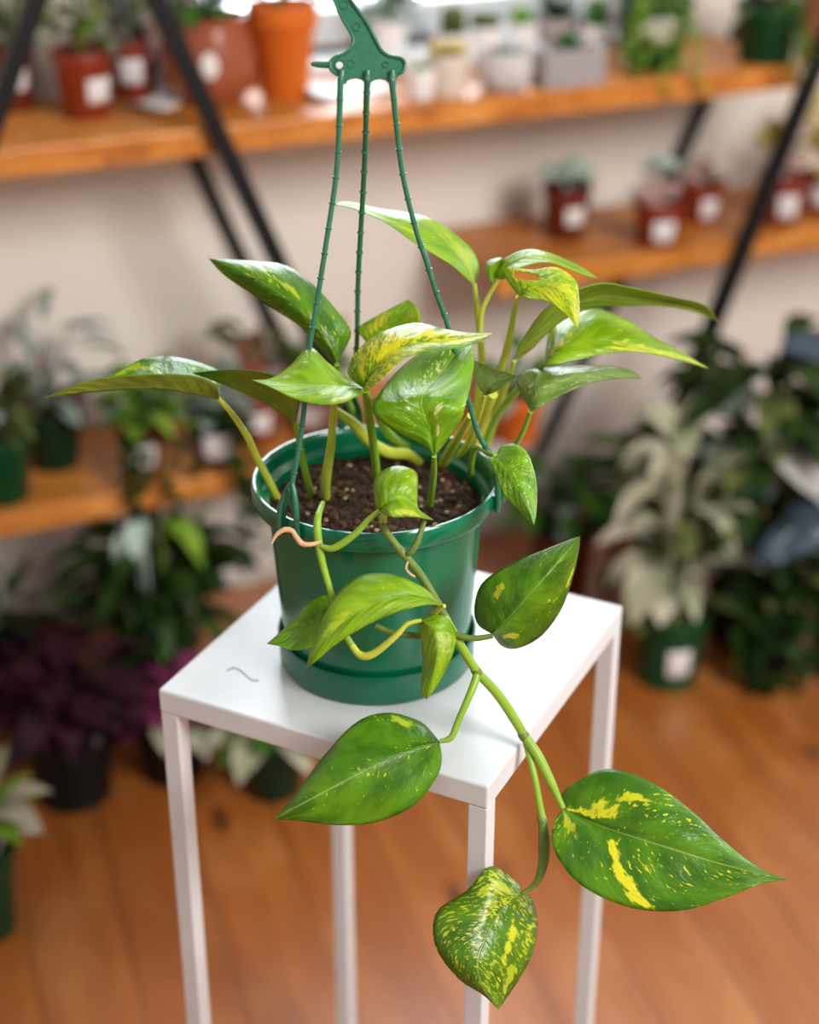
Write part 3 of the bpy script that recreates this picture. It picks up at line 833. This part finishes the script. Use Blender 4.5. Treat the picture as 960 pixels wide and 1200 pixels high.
def fol_bush(mb, c, R, H, n, L, W, rng, droop=.5, lean=.9):
    for i in range(n):
        az = rng.uniform(0, 2*PI); h = rng.uniform(.1, 1)*H; r = R*rng.uniform(.1, .75)
        q = V((c.x + r*math.cos(az), c.y + r*math.sin(az), c.z + h))
        blade(mb, q, dirv(az, rng.uniform(-.1, .9)*lean), L*rng.uniform(.7, 1.25), W*rng.uniform(.7, 1.2), droop)
    for i in range(max(4, n//8)):
        az = rng.uniform(0, 2*PI); r = R*.5
        mb.tube([c, V((c.x+.4*r*math.cos(az), c.y+.4*r*math.sin(az), c.z+H*.5)), V((c.x+r*math.cos(az), c.y+r*math.sin(az), c.z+H*.95))], [.0025, .002, .001], 6)

def fol_blades(mb, c, n, L, W, rng, el=(.9, 1.45), droop=.35, R=.01):
    for i in range(n):
        az = 2*PI*i/n + rng.uniform(-.4, .4)
        blade(mb, c + V((math.cos(az), math.sin(az), 0))*R, dirv(az, rng.uniform(*el)), L*rng.uniform(.7, 1.15), W*rng.uniform(.8, 1.2), droop)

def fol_rosette(mb, c, R, rng, n=20):
    """rosette of plump pointed leaves"""
    for i in range(n):
        k = i/n; az = i*2.4; d = dirv(az, .1+1.25*k); L = R*(1-.5*k)
        sd = d.cross(Z).normalized(); up = sd.cross(d)
        rows = []
        for t, w in ((.1, .35), (.35, .7), (.65, 1), (.85, .75), (1, .08)):
            q = c + d*L*t + Z*(.15*R*t*t)
            rows.append([q + (sd*math.cos(2*PI*j/8)*.24 + up*math.sin(2*PI*j/8)*.10)*R*w for j in range(8)])
        mb.grid(rows, True, True, True)

def fol_cactus(mb, c, r, H, rng, ribs=9):
    rows = []
    for i in range(12):
        t = i/11; rr = r*math.sqrt(max(0, 1-max(0, (t-.6)/.4)**2))*(.85+.15*min(1, t*4)) + .0005
        rows.append([V((c.x + rr*(1+.12*math.cos(ribs*a))*math.cos(a), c.y + rr*(1+.12*math.cos(ribs*a))*math.sin(a), c.z + H*t)) for a in [2*PI*j/(ribs*4) for j in range(ribs*4)]])
    mb.grid(rows, True, False, True)

def fol_trail(mb, c, n, L, rng, W=.018, toward=-WN, R=.04, cnt=12):
    for i in range(n):
        az = math.atan2(toward.y, toward.x) + rng.uniform(-1.1, 1.1)
        o = V((math.cos(az), math.sin(az), 0)); ln = L*rng.uniform(.5, 1)
        pts = [c, c + o*R*.8 + Z*.018, c + o*(R+.015)]
        for k in range(1, 5): pts.append(c + o*(R+.02+.004*k) + V((rng.uniform(-.006,.006), rng.uniform(-.006,.006), -ln*k/4)))
        pp = [V(p) for p in catmull([tuple(p) for p in pts], 24)]
        mb.tube(pp, .0011, 5)
        for k in range(3, 24, max(1, 24//cnt)):
            blade(mb, pp[k], dirv(az+rng.uniform(-1.3, 1.3), rng.uniform(-.5, .3)), W*1.4, W, .3, .3, 5)

class Plant:
    def __init__(s, name, px, py, lvl, wpx, hpx, mat, label, group=None, taper=.78, tagxy=None, pot='nursery', soil=True, cat='potted plant', tagw=.85, push=0):
        q = at_z(px, py, lvl)
        q = q - V((0, 0, 0))
        d = depth_of(q); s.k = d/F
        s.r = wpx/2*s.k
        dep = math.atan2(CAMZ-lvl, math.hypot(q.x, q.y))
        # photo bottom is the near lip of the base: move the axis back by the base radius
        hd = V((q.x, q.y, 0)).normalized()
        c = q + hd*(s.r*taper*.75+push)
        s.H = max(.02, (hpx*s.k - 0*s.r)/math.cos(dep))
        s.c = V((c.x, c.y, lvl)); s.hd = hd
        s.o = empty(name, s.c, label, cat, group)
        r, H = s.r, s.H; mb = MB(); c = s.c
        if pot == 'nursery':
            mb.lathe(c, [(0,.0),(r*taper*.95,0),(r*taper,.002),(r*.94,H*.84),(r*.95,H*.85),(r,H*.86),(r,H*.985),(r*.985,H),(r*.95,H),(r*.93,H*.98),(r*.9,H*.86),(r*taper*.9,.01),(0,.009)], 40)
        elif pot == 'terracotta':
            mb.lathe(c, [(0,0),(r*taper*.95,0),(r*taper,.003),(r*.90,H*.74),(r*.92,H*.75),(r*.985,H*.76),(r,H*.775),(r,H*.975),(r*.98,H),(r*.9,H),(r*.88,H*.97),(r*.84,H*.75),(r*taper*.85,.012),(0,.011)], 48)
        elif pot == 'bowl':
            mb.lathe(c, [(0,0),(r*.62,0),(r*.68,.003),(r*.93,H*.22),(r,H*.42),(r*.97,H*.62),(r*.84,H*.88),(r*.82,H*.93),(r*.84,H*.98),(r*.82,H),(r*.78,H),(r*.76,H*.93),(r*.78,H*.85),(r*.9,H*.55),(r*.6,.012),(0,.011)], 48)
        elif pot == 'round':
            mb.lathe(c, [(0,0),(r*.6,0),(r*.7,.003),(r*.95,H*.3),(r,H*.55),(r*.93,H*.85),(r*.88,H*.97),(r*.86,H),(r*.82,H),(r*.80,H*.95),(r*.85,H*.6),(r*.55,.01),(0,.009)], 40)
        elif pot == 'cup':
            mb.lathe(c, [(0,0),(r*taper*.94,0),(r*taper,.003),(r*.985,H*.97),(r*.97,H),(r*.92,H),(r*.90,H*.97),(r*taper*.9,.01),(0,.009)], 40)
        if pot == 'box':
            b = WN; a = WU
            for w0, w1, z0, z1 in ((1,.6,0,1),):
                hw, hd2 = r, r*.5
                mb.box(c + Z*.004, (a, b, Z), (hw*.94, hd2*.94, .004))
                for sg in (-1, 1):
                    mb.box(c + b*sg*(hd2-.004) + Z*H/2, (a, b, Z), (hw, .004, H/2))
                    mb.box(c + a*sg*(hw-.004) + Z*H/2, (a, b, Z), (.004, hd2-.008, H/2-.0002))
            s.pot = mb.build('pot', mat, s.o, smooth=30, bevel=.002)
        else:
            s.pot = mb.build('pot', mat, s.o, smooth=40)
        if soil:
            mb = MB(); zz = H*.88
            if pot == 'box': mb.box(c + Z*(zz-.004), (WU, WN, Z), (r-.0082, r*.5-.0082, .004))
            else: mb.lathe(c, [(0, zz+.003), (r*.5, zz+.002), (r*.80, zz), (r*.80, zz-.004), (0, zz-.004)], 28)
            mb.build('soil', M['soil_dark'], s.o, smooth=40)
        s.top = c + Z*H*.88
        s.taper = taper
        if tagxy: s.sticker(*tagxy)
    def sticker(s, off, zf, w, hh):
        """pasted paper tag: off sideways from the side facing the camera (radians), zf height share, w angle, hh share of the height"""
        az = math.atan2(-s.hd.y, -s.hd.x) + off
        mb = MB(); rows = []; uv = []
        for i in range(5):
            z = s.H*(zf - hh/2 + hh*i/4); f = z/(s.H*.85)
            rr = s.r*(s.taper + (.945-s.taper)*min(1, f)) + .0012
            if z > s.H*.84: rr = s.r+.0012
            rows.append([V((s.c.x + rr*math.cos(az+w*(j/8-.5)), s.c.y + rr*math.sin(az+w*(j/8-.5)), s.c.z+z)) for j in range(9)])
            uv += [(j/8, i/4) for j in range(9)]
        mb.grid(rows); mb.uv = uv
        o = mb.build('label', M['label'], s.o, smooth=180)
        m = o.modifiers.new('t', 'SOLIDIFY'); m.thickness = .0006; m.offset = 0
    def fol(s, key, fn, name='foliage', up=0):
        mb = MB(); fn(mb, s.top + Z*up); return mb.build(name, FM[key], s.o, smooth=60)
    def leaves(s, key, specs, name='leaf'):
        for (az, el, L, W, dr, h) in specs:
            mb = MB(); o = dirv(az, 0)
            b0 = s.top + o*.012; b1 = s.top + o*.02 + Z*h
            mb.tube([b0, (b0+b1)/2 + o*.004, b1], [.003, .0025, .002], 6)
            blade(mb, b1, dirv(az, el), L, W, dr, .2, 10, .85)
            mb.build(name, FM[key], s.o, smooth=60)
    def stake(s, az, hh=.06):
        mb = MB(); o = dirv(az, 0); b = s.top + o*s.r*.55
        mb.box(b + Z*hh*.3 + o*.01, (o.cross(Z).normalized(), (Z+o*.35).normalized(), (Z+o*.35).normalized().cross(o.cross(Z)).normalized()), (.008, hh/2, .0007))
        mb.build('plant_tag', M['stake'], s.o, smooth=0)

def cluster(n, spread, hgt, rad, seed, x0=0, z0=0):
    """n small rosettes heaped over the pot"""
    def f(mb, c):
        g = random.Random(seed)
        for i in range(n):
            az = g.uniform(0, 2*PI); q = math.sqrt(g.random())*spread
            fol_rosette(mb, c + WU*(x0 + q*math.cos(az)) + WN*q*.6*math.sin(az) + Z*(z0 + hgt*(g.uniform(.2, 1) - .6*q/spread*.6)), rad*g.uniform(.8, 1.2), g, 16)
        mb.tube([c - Z*.004, c + WU*x0*.5 + Z*hgt*.3, c + WU*x0 + Z*(z0+hgt*.6)], [.003, .0025, .002], 6)
    return f
R_ = random.Random
def bush(R, H, n, L, W, seed, **k): return lambda mb, c: fol_bush(mb, c, R, H, n, L, W, R_(seed), **k)
def blades(n, L, W, seed, **k): return lambda mb, c: fol_blades(mb, c, n, L, W, R_(seed), **k)
def rosettes(lst, seed): 
    def f(mb, c):
        for x, y, z, r in lst: fol_rosette(mb, c + WU*x + WN*y + Z*z, r, R_(seed))
    return f
def cacti(lst):
    def f(mb, c):
        for x, y, r, H in lst: fol_cactus(mb, c + WU*x + WN*y - Z*.002, r, H, None)
    return f
def trail(n, L, seed, **k): return lambda mb, c: fol_trail(mb, c, n, L, R_(seed), **k)

G_TOP = 'labelled red pots on the top shelf'
G_MID = 'labelled red pots on the middle shelf'
# --- top shelf
p = Plant('potted_succulent', 20, 131, L3, 56, 72, M['dred_pot'], 'dark red labelled pot at the far left of the top shelf behind the steel bar', G_TOP, tagxy=(.15, .52, 1.0, .34))
p.fol('olive', bush(.05, .10, 14, .045, .018, 1)); p.fol('green', bush(.05, .07, 10, .05, .02, 2))
p = Plant('potted_succulent', 103, 141, L3, 72, 76, M['red_pot'], 'red labelled pot with a leggy olive succulent, front of the top shelf', G_TOP, tagxy=(.55, .45, .95, .36))
p.fol('olive', bush(.05, .13, 18, .045, .018, 3)); p.fol('lime', bush(.04, .11, 8, .05, .02, 4))
p = Plant('potted_succulent', 156, 118, L3, 52, 66, M['red_pot'], 'smaller red labelled pot tucked behind the leggy olive succulent', G_TOP, tagxy=(0, .52, 1.2, .42))
p.fol('olive', bush(.04, .09, 12, .045, .018, 5)); p.fol('silver', bush(.04, .10, 12, .05, .025, 6))
p = Plant('planted_bowl', 248, 126, L3, 116, 98, M['terra_glaze'], 'wide shiny brown clay bowl of green leaves on the top shelf', pot='bowl')
p.fol('green', bush(.06, .08, 60, .055, .026, 7)); p.fol('silver', bush(.06, .10, 16, .06, .03, 8))
mb = MB(); q = p.c - p.hd*(p.r*.98) + Z*p.H*.52; mb.ico(q, .011, 2, (1, .25, 1.5)); mb.build('white_badge', M['paper'], p.o, smooth=60)
p = Plant('terracotta_planter', 334, 116, L3, 84, 104, M['terracotta'], 'plain orange terracotta pot with a single stem on the top shelf', pot='terracotta', taper=.66)
p.fol('green', bush(.035, .16, 16, .05, .02, 9))

def sheet(px, py, lvl, w, l, ang, name, label, cat='card'):
    c = at_z(px, py, lvl) + Z*.001
    a = (WU*math.cos(ang)+WN*math.sin(ang)); b = Z.cross(a)
    rows = []; mb = MB()
    for i in range(9):
        u = i/8-.5; lift = .010*(2*abs(u))**2
        rows.append([c + a*u*w + b*(j/4-.5)*l + Z*(lift+.0004) for j in range(5)])
    mb.grid(rows)
    o = mb.build(name, M['paper'], smooth=180)
    m = o.modifiers.new('t', 'SOLIDIFY'); m.thickness = .0012; m.offset = 1
    tag(o, label, cat)
sheet(182, 124, L3, .075, .05, .5, 'paper_card', 'crumpled white card between red pots and the brown bowl')
sheet(402, 108, L3, .11, .10, 0, 'paper_card', 'flat white card right of the orange terracotta pot')
# white and grey little pots in the middle of the top shelf
G_W = 'little pale pots in the middle of the top shelf'
p = Plant('ceramic_pot', 456, 78, L3, 44, 50, M['white_ceramic'], 'white pot with a feathery green succulent behind the hanger plate', G_W, pot='cup', taper=.85)
p.fol('silver', bush(.03, .06, 26, .04, .014, 10)); p.fol('green', bush(.03, .05, 14, .035, .014, 11))
p = Plant('ceramic_pot', 492, 117, L3, 36, 34, M['white_ceramic'], 'tiny white pot at the shelf edge right of the hanger', G_W, pot='cup', taper=.9)
p.fol('lime', rosettes([(0, 0, 0, .014)], 1))
p = Plant('ceramic_pot', 524, 114, L3, 54, 48, M['beige_ceramic'], 'beige pot of pale yellow rosettes in front of the column cactus', G_W, pot='cup', taper=.8)
p.fol('yellow', rosettes([(-.012, 0, .004, .022), (.014, .005, .004, .02), (.002, -.01, .006, .018)], 2))
p = Plant('ceramic_pot', 530, 78, L3, 50, 36, M['white_ceramic'], 'white pot holding one stubby green column cactus', G_W, pot='cup', taper=.85)
p.fol('olive', cacti([(0, 0, .016, .045)]), 'cactus')
p = Plant('ceramic_pot', 568, 72, L3, 46, 38, M['white_ceramic'], 'white pot with two small round cacti behind the speckled pot', G_W, pot='cup', taper=.85)
p.fol('olive', cacti([(-.01, 0, .012, .028), (.012, .004, .011, .024)]), 'cactus')
p = Plant('ceramic_pot', 610, 66, L3, 44, 36, M['white_ceramic'], 'white pot with a yellow-green cactus near the window sill', G_W, pot='cup', taper=.85)
p.fol('lime', cacti([(0, 0, .013, .03)]), 'cactus')
p = Plant('ceramic_pot', 590, 110, L3, 70, 46, M['speckled'], 'round speckled stoneware pot at the front of the top shelf', G_W, pot='round')
p.fol('silver', rosettes([(0, 0, 0, .016)], 3))
p = Plant('concrete_planter', 664, 104, L3, 82, 42, M['grey_stone'], 'low grey rectangular concrete planter with one tiny sprout', pot='box')
p.fol('green', blades(9, .03, .012, 12))
p = Plant('ceramic_pot', 652, 66, L3, 52, 42, M['grey_stone'], 'grey pot with dark spiky leaves behind the rectangular planter', G_W, pot='cup', taper=.85)
p.fol('dark', blades(14, .05, .012, 13, el=(.5, 1.3)))
p = Plant('ceramic_pot', 696, 72, L3, 34, 40, M['white_ceramic'], 'white pot with a green cactus left of the big dark green pot', G_W, pot='cup', taper=.85)
p.fol('green', cacti([(0, 0, .014, .045)]), 'cactus')
p = Plant('nursery_planter', 762, 82, L3, 90, 76, M['bgreen_pot'], 'big dark green pot with an oval label and trailing leaves on the top shelf', tagxy=(.15, .62, .95, .34))
p.fol('lime', trail(7, .10, 14, R=.05, W=.012)); p.fol('green', bush(.05, .06, 30, .04, .015, 15))
p = Plant('nursery_planter', 896, 76, L3, 80, 66, M['bgreen_pot'], 'plain dark green pot at the right end of the top shelf')
p.fol('olive', bush(.045, .06, 30, .045, .018, 16)); p.fol('green', trail(3, .08, 17, R=.045, W=.012))
# --- middle shelf, right
p = Plant('potted_succulent', 662, 283, L2, 58, 60, M['dred_pot'], 'red pot of pale blue-green succulents, leftmost on the middle shelf', G_MID, tagxy=(.45, .5, .9, .34))
p.fol('blue', cluster(13, .04, .045, .020, 4, -.006))
p = Plant('potted_succulent', 769, 292, L2, 60, 52, M['red_pot'], 'red pot of pink and white succulents at the middle shelf edge', G_MID, tagxy=(.3, .42, 1.0, .46))
p.fol('pink', cluster(9, .035, .03, .018, 5, -.01)); p.fol('blue', cluster(5, .02, .03, .017, 6, -.005, .045))
p = Plant('potted_succulent', 818, 262, L2, 58, 46, M['red_pot'], 'red pot of peach and green succulents behind the pink and white ones', G_MID, tagxy=(.5, .4, .8, .5))
p.fol('pink', cluster(9, .04, .035, .019, 7)); p.fol('green', blades(8, .03, .014, 18))
p = Plant('potted_succulent', 912, 266, L2, 60, 56, M['red_pot'], 'red pot of yellow and peach succulents right of the slanted bar', G_MID, tagxy=(.35, .45, .9, .48))
p.fol('yellow', cluster(5, .022, .03, .02, 8, -.035, .055)); p.fol('pink', cluster(8, .035, .035, .02, 9, .005))
p = Plant('potted_succulent', 962, 252, L2, 52, 46, M['red_pot'], 'red pot with tall bright yellow foliage at the right photo edge', G_MID, tagxy=(-.1, .5, 1.1, .5))
p.fol('yellow', bush(.045, .10, 50, .05, .03, 19)); p.fol('pink', rosettes([(-.02, -.03, .0, .02)], 10))
# --- lower shelf, left
p = Plant('nursery_planter', 6, 592, L1, 78, 78, M['bgreen_pot'], 'green pot with grey-brown foliage at the left photo edge, lower shelf')
p.fol('olive', bush(.05, .10, 50, .055, .022, 20)); p.fol('silver', bush(.05, .09, 16, .05, .02, 21))
p = Plant('nursery_planter', 66, 552, L1, 72, 64, M['dgreen_pot'], 'dark green pot with a tall stem and magenta flower, lower shelf')
p.fol('silver', bush(.075, .13, 26, .07, .018, 22, droop=.6)); p.fol('magenta', bush(.03, .085, 8, .04, .022, 23), 'flower')
p.fol('purple', bush(.05, .02, 16, .05, .02, 24))
p = Plant('potted_succulent', 168, 558, L1, 58, 66, M['dred_pot'], 'red labelled pot with loose green leaves on the lower shelf', tagxy=(.1, .38, 1.3, .40))
p.fol('green', bush(.055, .05, 30, .055, .025, 25)); p.fol('lime', bush(.05, .05, 14, .055, .025, 26)); p.fol('dark', trail(4, .12, 27, R=.035))
p = Plant('potted_succulent', 254, 546, L1, 60, 60, M['black_pot'], 'black labelled pot with silver-green leaves on the lower shelf', tagxy=(.1, .40, 1.4, .46))
p.fol('silver', bush(.045, .05, 26, .045, .025, 28)); p.fol('dark', trail(5, .22, 29, R=.036))
p = Plant('potted_succulent', 300, 520, L1, 58, 56, M['red_pot'], 'red labelled pot with upright red cactus stems on the lower shelf', tagxy=(.2, .45, 1.2, .42))
p.fol('red', cacti([(-.012, 0, .008, .09), (.012, .008, .008, .10), (.0, -.012, .007, .06)]), 'cactus'); p.fol('olive', bush(.04, .11, 18, .05, .02, 30))
p = Plant('potted_succulent', 366, 512, L1, 64, 60, M['red_pot'], 'red labelled pot half hidden behind the hanging pot, lower shelf', tagxy=(.0, .45, 1.3, .42))
p.fol('green', bush(.045, .07, 26, .05, .02, 31))
# --- floor, left
p = Plant('nursery_planter', 190, 822, 0, 100, 64, M['black_pot'], 'big black pot with tall dark strappy leaves on the floor by the wall', soil=True)
p.fol('dark', bush(.085, .15, 100, .09, .03, 32, droop=.9)); p.fol('green', blades(11, .20, .022, 33, el=(.6, 1.4), droop=.8))
p.leaves('lime', [(-.5, .3, .10, .035, 1.8, .19), (-.2, .2, .09, .03, 1.8, .17)])
p.leaves('blue', [(-1.7, .2, .07, .03, 1.8, .20), (-2.2, .3, .06, .026, 1.5, .18)])
p = Plant('nursery_planter', 90, 948, 0, 112, 110, M['black_pot'], 'black pot of broad dark purple leaves on the floor left of the table')
p.fol('purple', bush(.075, .05, 44, .07, .045, 34, droop=.8)); p.leaves('purple', [(-1.6, .3, .09, .055, 1.0, .03), (-2.4, .3, .09, .055, 1.0, .03), (-.7, .4, .09, .055, 1.0, .03), (-3.0, .4, .08, .05, 1.0, .04)])
p = Plant('nursery_planter', 15, 850, 0, 90, 80, M['black_pot'], 'black pot of dark purple leaves at the left photo edge, on the floor')
p.fol('purple', bush(.06, .04, 30, .06, .035, 35, droop=.7)); p.fol('dark', bush(.06, .11, 18, .06, .014, 36))
p = Plant('nursery_planter', 205, 920, 0, 86, 70, M['black_pot'], 'black pot of magenta and cream leaves behind the left table leg')
p.fol('magenta', bush(.055, .06, 26, .06, .04, 37, droop=.7)); p.leaves('cream', [(-.9, .1, .08, .045, .8, .02), (-1.5, .3, .07, .04, .8, .02)])
p = Plant('nursery_planter', 322, 938, 0, 84, 66, M['dgreen_pot'], 'dark green pot of cream and green leaves under the table')
p.leaves('cream', [(-1.9, .3, .09, .045, .8, .02), (-2.6, .4, .08, .04, .8, .02), (-1.0, .3, .08, .04, .8, .02)]); p.fol('green', bush(.05, .05, 22, .06, .03, 38))
p = Plant('nursery_planter', -14, 1104, 0, 92, 94, M['bgreen_pot'], 'dark green pot with yellow-edged leaves at the lower left photo edge')
p.leaves('cream', [(-.3, .9, .07, .035, 1.0, .03), (.3, .8, .08, .035, .9, .05), (-.1, .4, .075, .035, 1.2, .06), (1.2, 1.0, .08, .03, .8, .05)]); p.leaves('lime', [(-.6, .8, .07, .03, 1, .04), (.7, .5, .075, .03, 1, .04), (.1, 1.1, .08, .03, .7, .05), (-1.4, .6, .07, .03, .9, .03)]); p.stake(-.1, .08)
# --- floor, right
p = Plant('nursery_planter', 780, 808, 0, 88, 84, M['bgreen_pot'], 'dark green pot with an oval label and big pale cream leaves, right of the table', tagxy=(.35, .42, .7, .36))
g_ = random.Random(77)
p.leaves('cream', [(-2.3, .1, .11, .062, 1.4, .09), (-1.9, .5, .09, .05, 1.2, .06)] + [(g_.uniform(-PI, .4) if i % 4 else g_.uniform(.4, PI), g_.uniform(.2, 1.15), g_.uniform(.075, .12), g_.uniform(.030, .050), g_.uniform(.7, 1.5), .05 + .21*i/24) for i in range(25)])
p.fol('olive', bush(.06, .16, 26, .07, .03, 40))
p = Plant('nursery_planter', 892, 786, 0, 92, 90, M['black_pot'], 'black pot of dark hanging foliage at the lower right by the floor')
p.fol('dark', trail(9, .16, 41, W=.025, R=.05)); p.fol('dark', bush(.08, .13, 50, .07, .03, 42)); p.fol('olive', bush(.08, .14, 14, .06, .025, 43))
p = Plant('nursery_planter', 866, 756, 0, 100, 100, M['black_pot'], 'black pot of tall dark glossy leaves in front of the right bar')
p.fol('dark', bush(.11, .31, 110, .10, .042, 44, droop=.8)); p.fol('olive', bush(.11, .29, 30, .09, .035, 45, droop=.8)); p.fol('silver', bush(.11, .28, 12, .08, .04, 46, droop=.8))
p = Plant('terracotta_planter', 772, 718, 0, 100, 76, M['terracotta'], 'orange terracotta pot behind the cream-leaved plant, on the floor', pot='terracotta', taper=.72)
p.fol('green', bush(.08, .16, 40, .08, .035, 47)); p.fol('dark', bush(.08, .2, 20, .08, .035, 48))
p = Plant('terracotta_planter', 606, 522, L1, 62, 56, M['terracotta'], 'orange terracotta pot on the lower shelf, behind the pothos stems', pot='terracotta', taper=.72)
p.fol('green', bush(.045, .05, 18, .05, .025, 49)); p.fol('silver', bush(.045, .06, 6, .05, .025, 50))
p = Plant('nursery_planter', 655, 705, 0, 80, 74, M['dred_pot'], 'dark red pot of mixed green leaves on the floor behind the table')
p.fol('green', bush(.06, .11, 30, .06, .025, 51)); p.fol('dark', bush(.06, .10, 26, .06, .025, 52)); p.fol('silver', bush(.06, .11, 6, .05, .03, 53))

# rubber plant whose pot stands just outside the right edge
p = Plant('rubber_plant', 1008, 800, 0, 130, 110, M['bgreen_pot'], 'glossy slate-leaved plant at the right photo edge, nearer than the shelves')
dq = depth_of(p.c + Z*.3)
mb = MB(); mb.tube([p.top - Z*.005, p.top + Z*.12 + WU*.005, p.top + Z*.30, p.top + Z*.42 - WU*.006], [.007, .006, .005, .003], 8); mb.build('trunk', ST_D, p.o, smooth=60)
slate_u = FM['greywhite']
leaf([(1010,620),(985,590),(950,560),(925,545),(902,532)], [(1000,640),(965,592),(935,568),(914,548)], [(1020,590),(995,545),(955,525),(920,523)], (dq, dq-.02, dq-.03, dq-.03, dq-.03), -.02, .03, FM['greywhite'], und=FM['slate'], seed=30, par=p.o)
leaf([(1010,560),(985,580),(945,606),(915,632),(884,655)], [(1012,600),(985,622),(940,650),(910,662)], [(1000,540),(970,560),(930,592),(900,625)], (dq, dq-.03, dq-.05, dq-.06, dq-.06), -.0, .03, FM['slate'], und=FM['slate'], seed=31, par=p.o)
leaf([(1015,430),(990,412),(960,402),(935,400),(912,404)], [(1005,440),(980,428),(950,420),(928,414)], [(1005,410),(985,392),(960,385),(930,390)], (dq, dq-.02, dq-.02, dq-.02, dq-.02), -.01, .03, FM['slate'], und=FM['slate'], seed=32, par=p.o)

# ------------------------------------------------------------------ light
w = bpy.data.worlds.new('daylight'); bpy.context.scene.world = w; w.use_nodes = True
nt = w.node_tree; nt.nodes.clear()
out = nt.nodes.new('ShaderNodeOutputWorld'); bg = nt.nodes.new('ShaderNodeBackground'); tcn = nt.nodes.new('ShaderNodeTexCoord')
sx = nt.nodes.new('ShaderNodeSeparateXYZ'); nt.links.new(tcn.outputs['Generated'], sx.inputs[0])
mr = nt.nodes.new('ShaderNodeMapRange'); mr.interpolation_type = 'SMOOTHSTEP'
nt.links.new(sx.outputs[1], mr.inputs[0]); mr.inputs[1].default_value = .5; mr.inputs[2].default_value = .8; mr.inputs[3].default_value = .40; mr.inputs[4].default_value = 13.0
nt.links.new(mr.outputs[0], bg.inputs['Strength'])
cm = nt.nodes.new('ShaderNodeMix'); cm.data_type = 'RGBA'
m2 = nt.nodes.new('ShaderNodeMapRange'); nt.links.new(sx.outputs[1], m2.inputs[0]); m2.inputs[1].default_value = .4; m2.inputs[2].default_value = .7
nt.links.new(m2.outputs[0], cm.inputs[0]); cm.inputs[6].default_value = (1, .98, .94, 1); cm.inputs[7].default_value = (.84, .92, 1, 1)
nt.links.new(cm.outputs[2], bg.inputs['Color'])
nt.links.new(bg.outputs[0], out.inputs[0])

def area(name, loc, tgt, size, power, col):
    l = bpy.data.lights.new(name, 'AREA'); l.shape = 'RECTANGLE'; l.size, l.size_y = size; l.energy = power; l.color = col
    o = bpy.data.objects.new(name, l); C.objects.link(o); o.location = loc
    o.rotation_euler = (V(tgt)-V(loc)).to_track_quat('-Z', 'Y').to_euler()
area('shopfront_daylight', (1.7, -.5, 2.4), (0, 1.1, .7), (1.1, 1.1), 90, (1, .97, .93))

sc_ = bpy.context.scene
sc_.view_settings.view_transform = 'Standard'
sc_.view_settings.look = 'None'
sc_.view_settings.exposure = 0.28
sc_.view_settings.gamma = 1
sc_.view_settings.use_curve_mapping = False
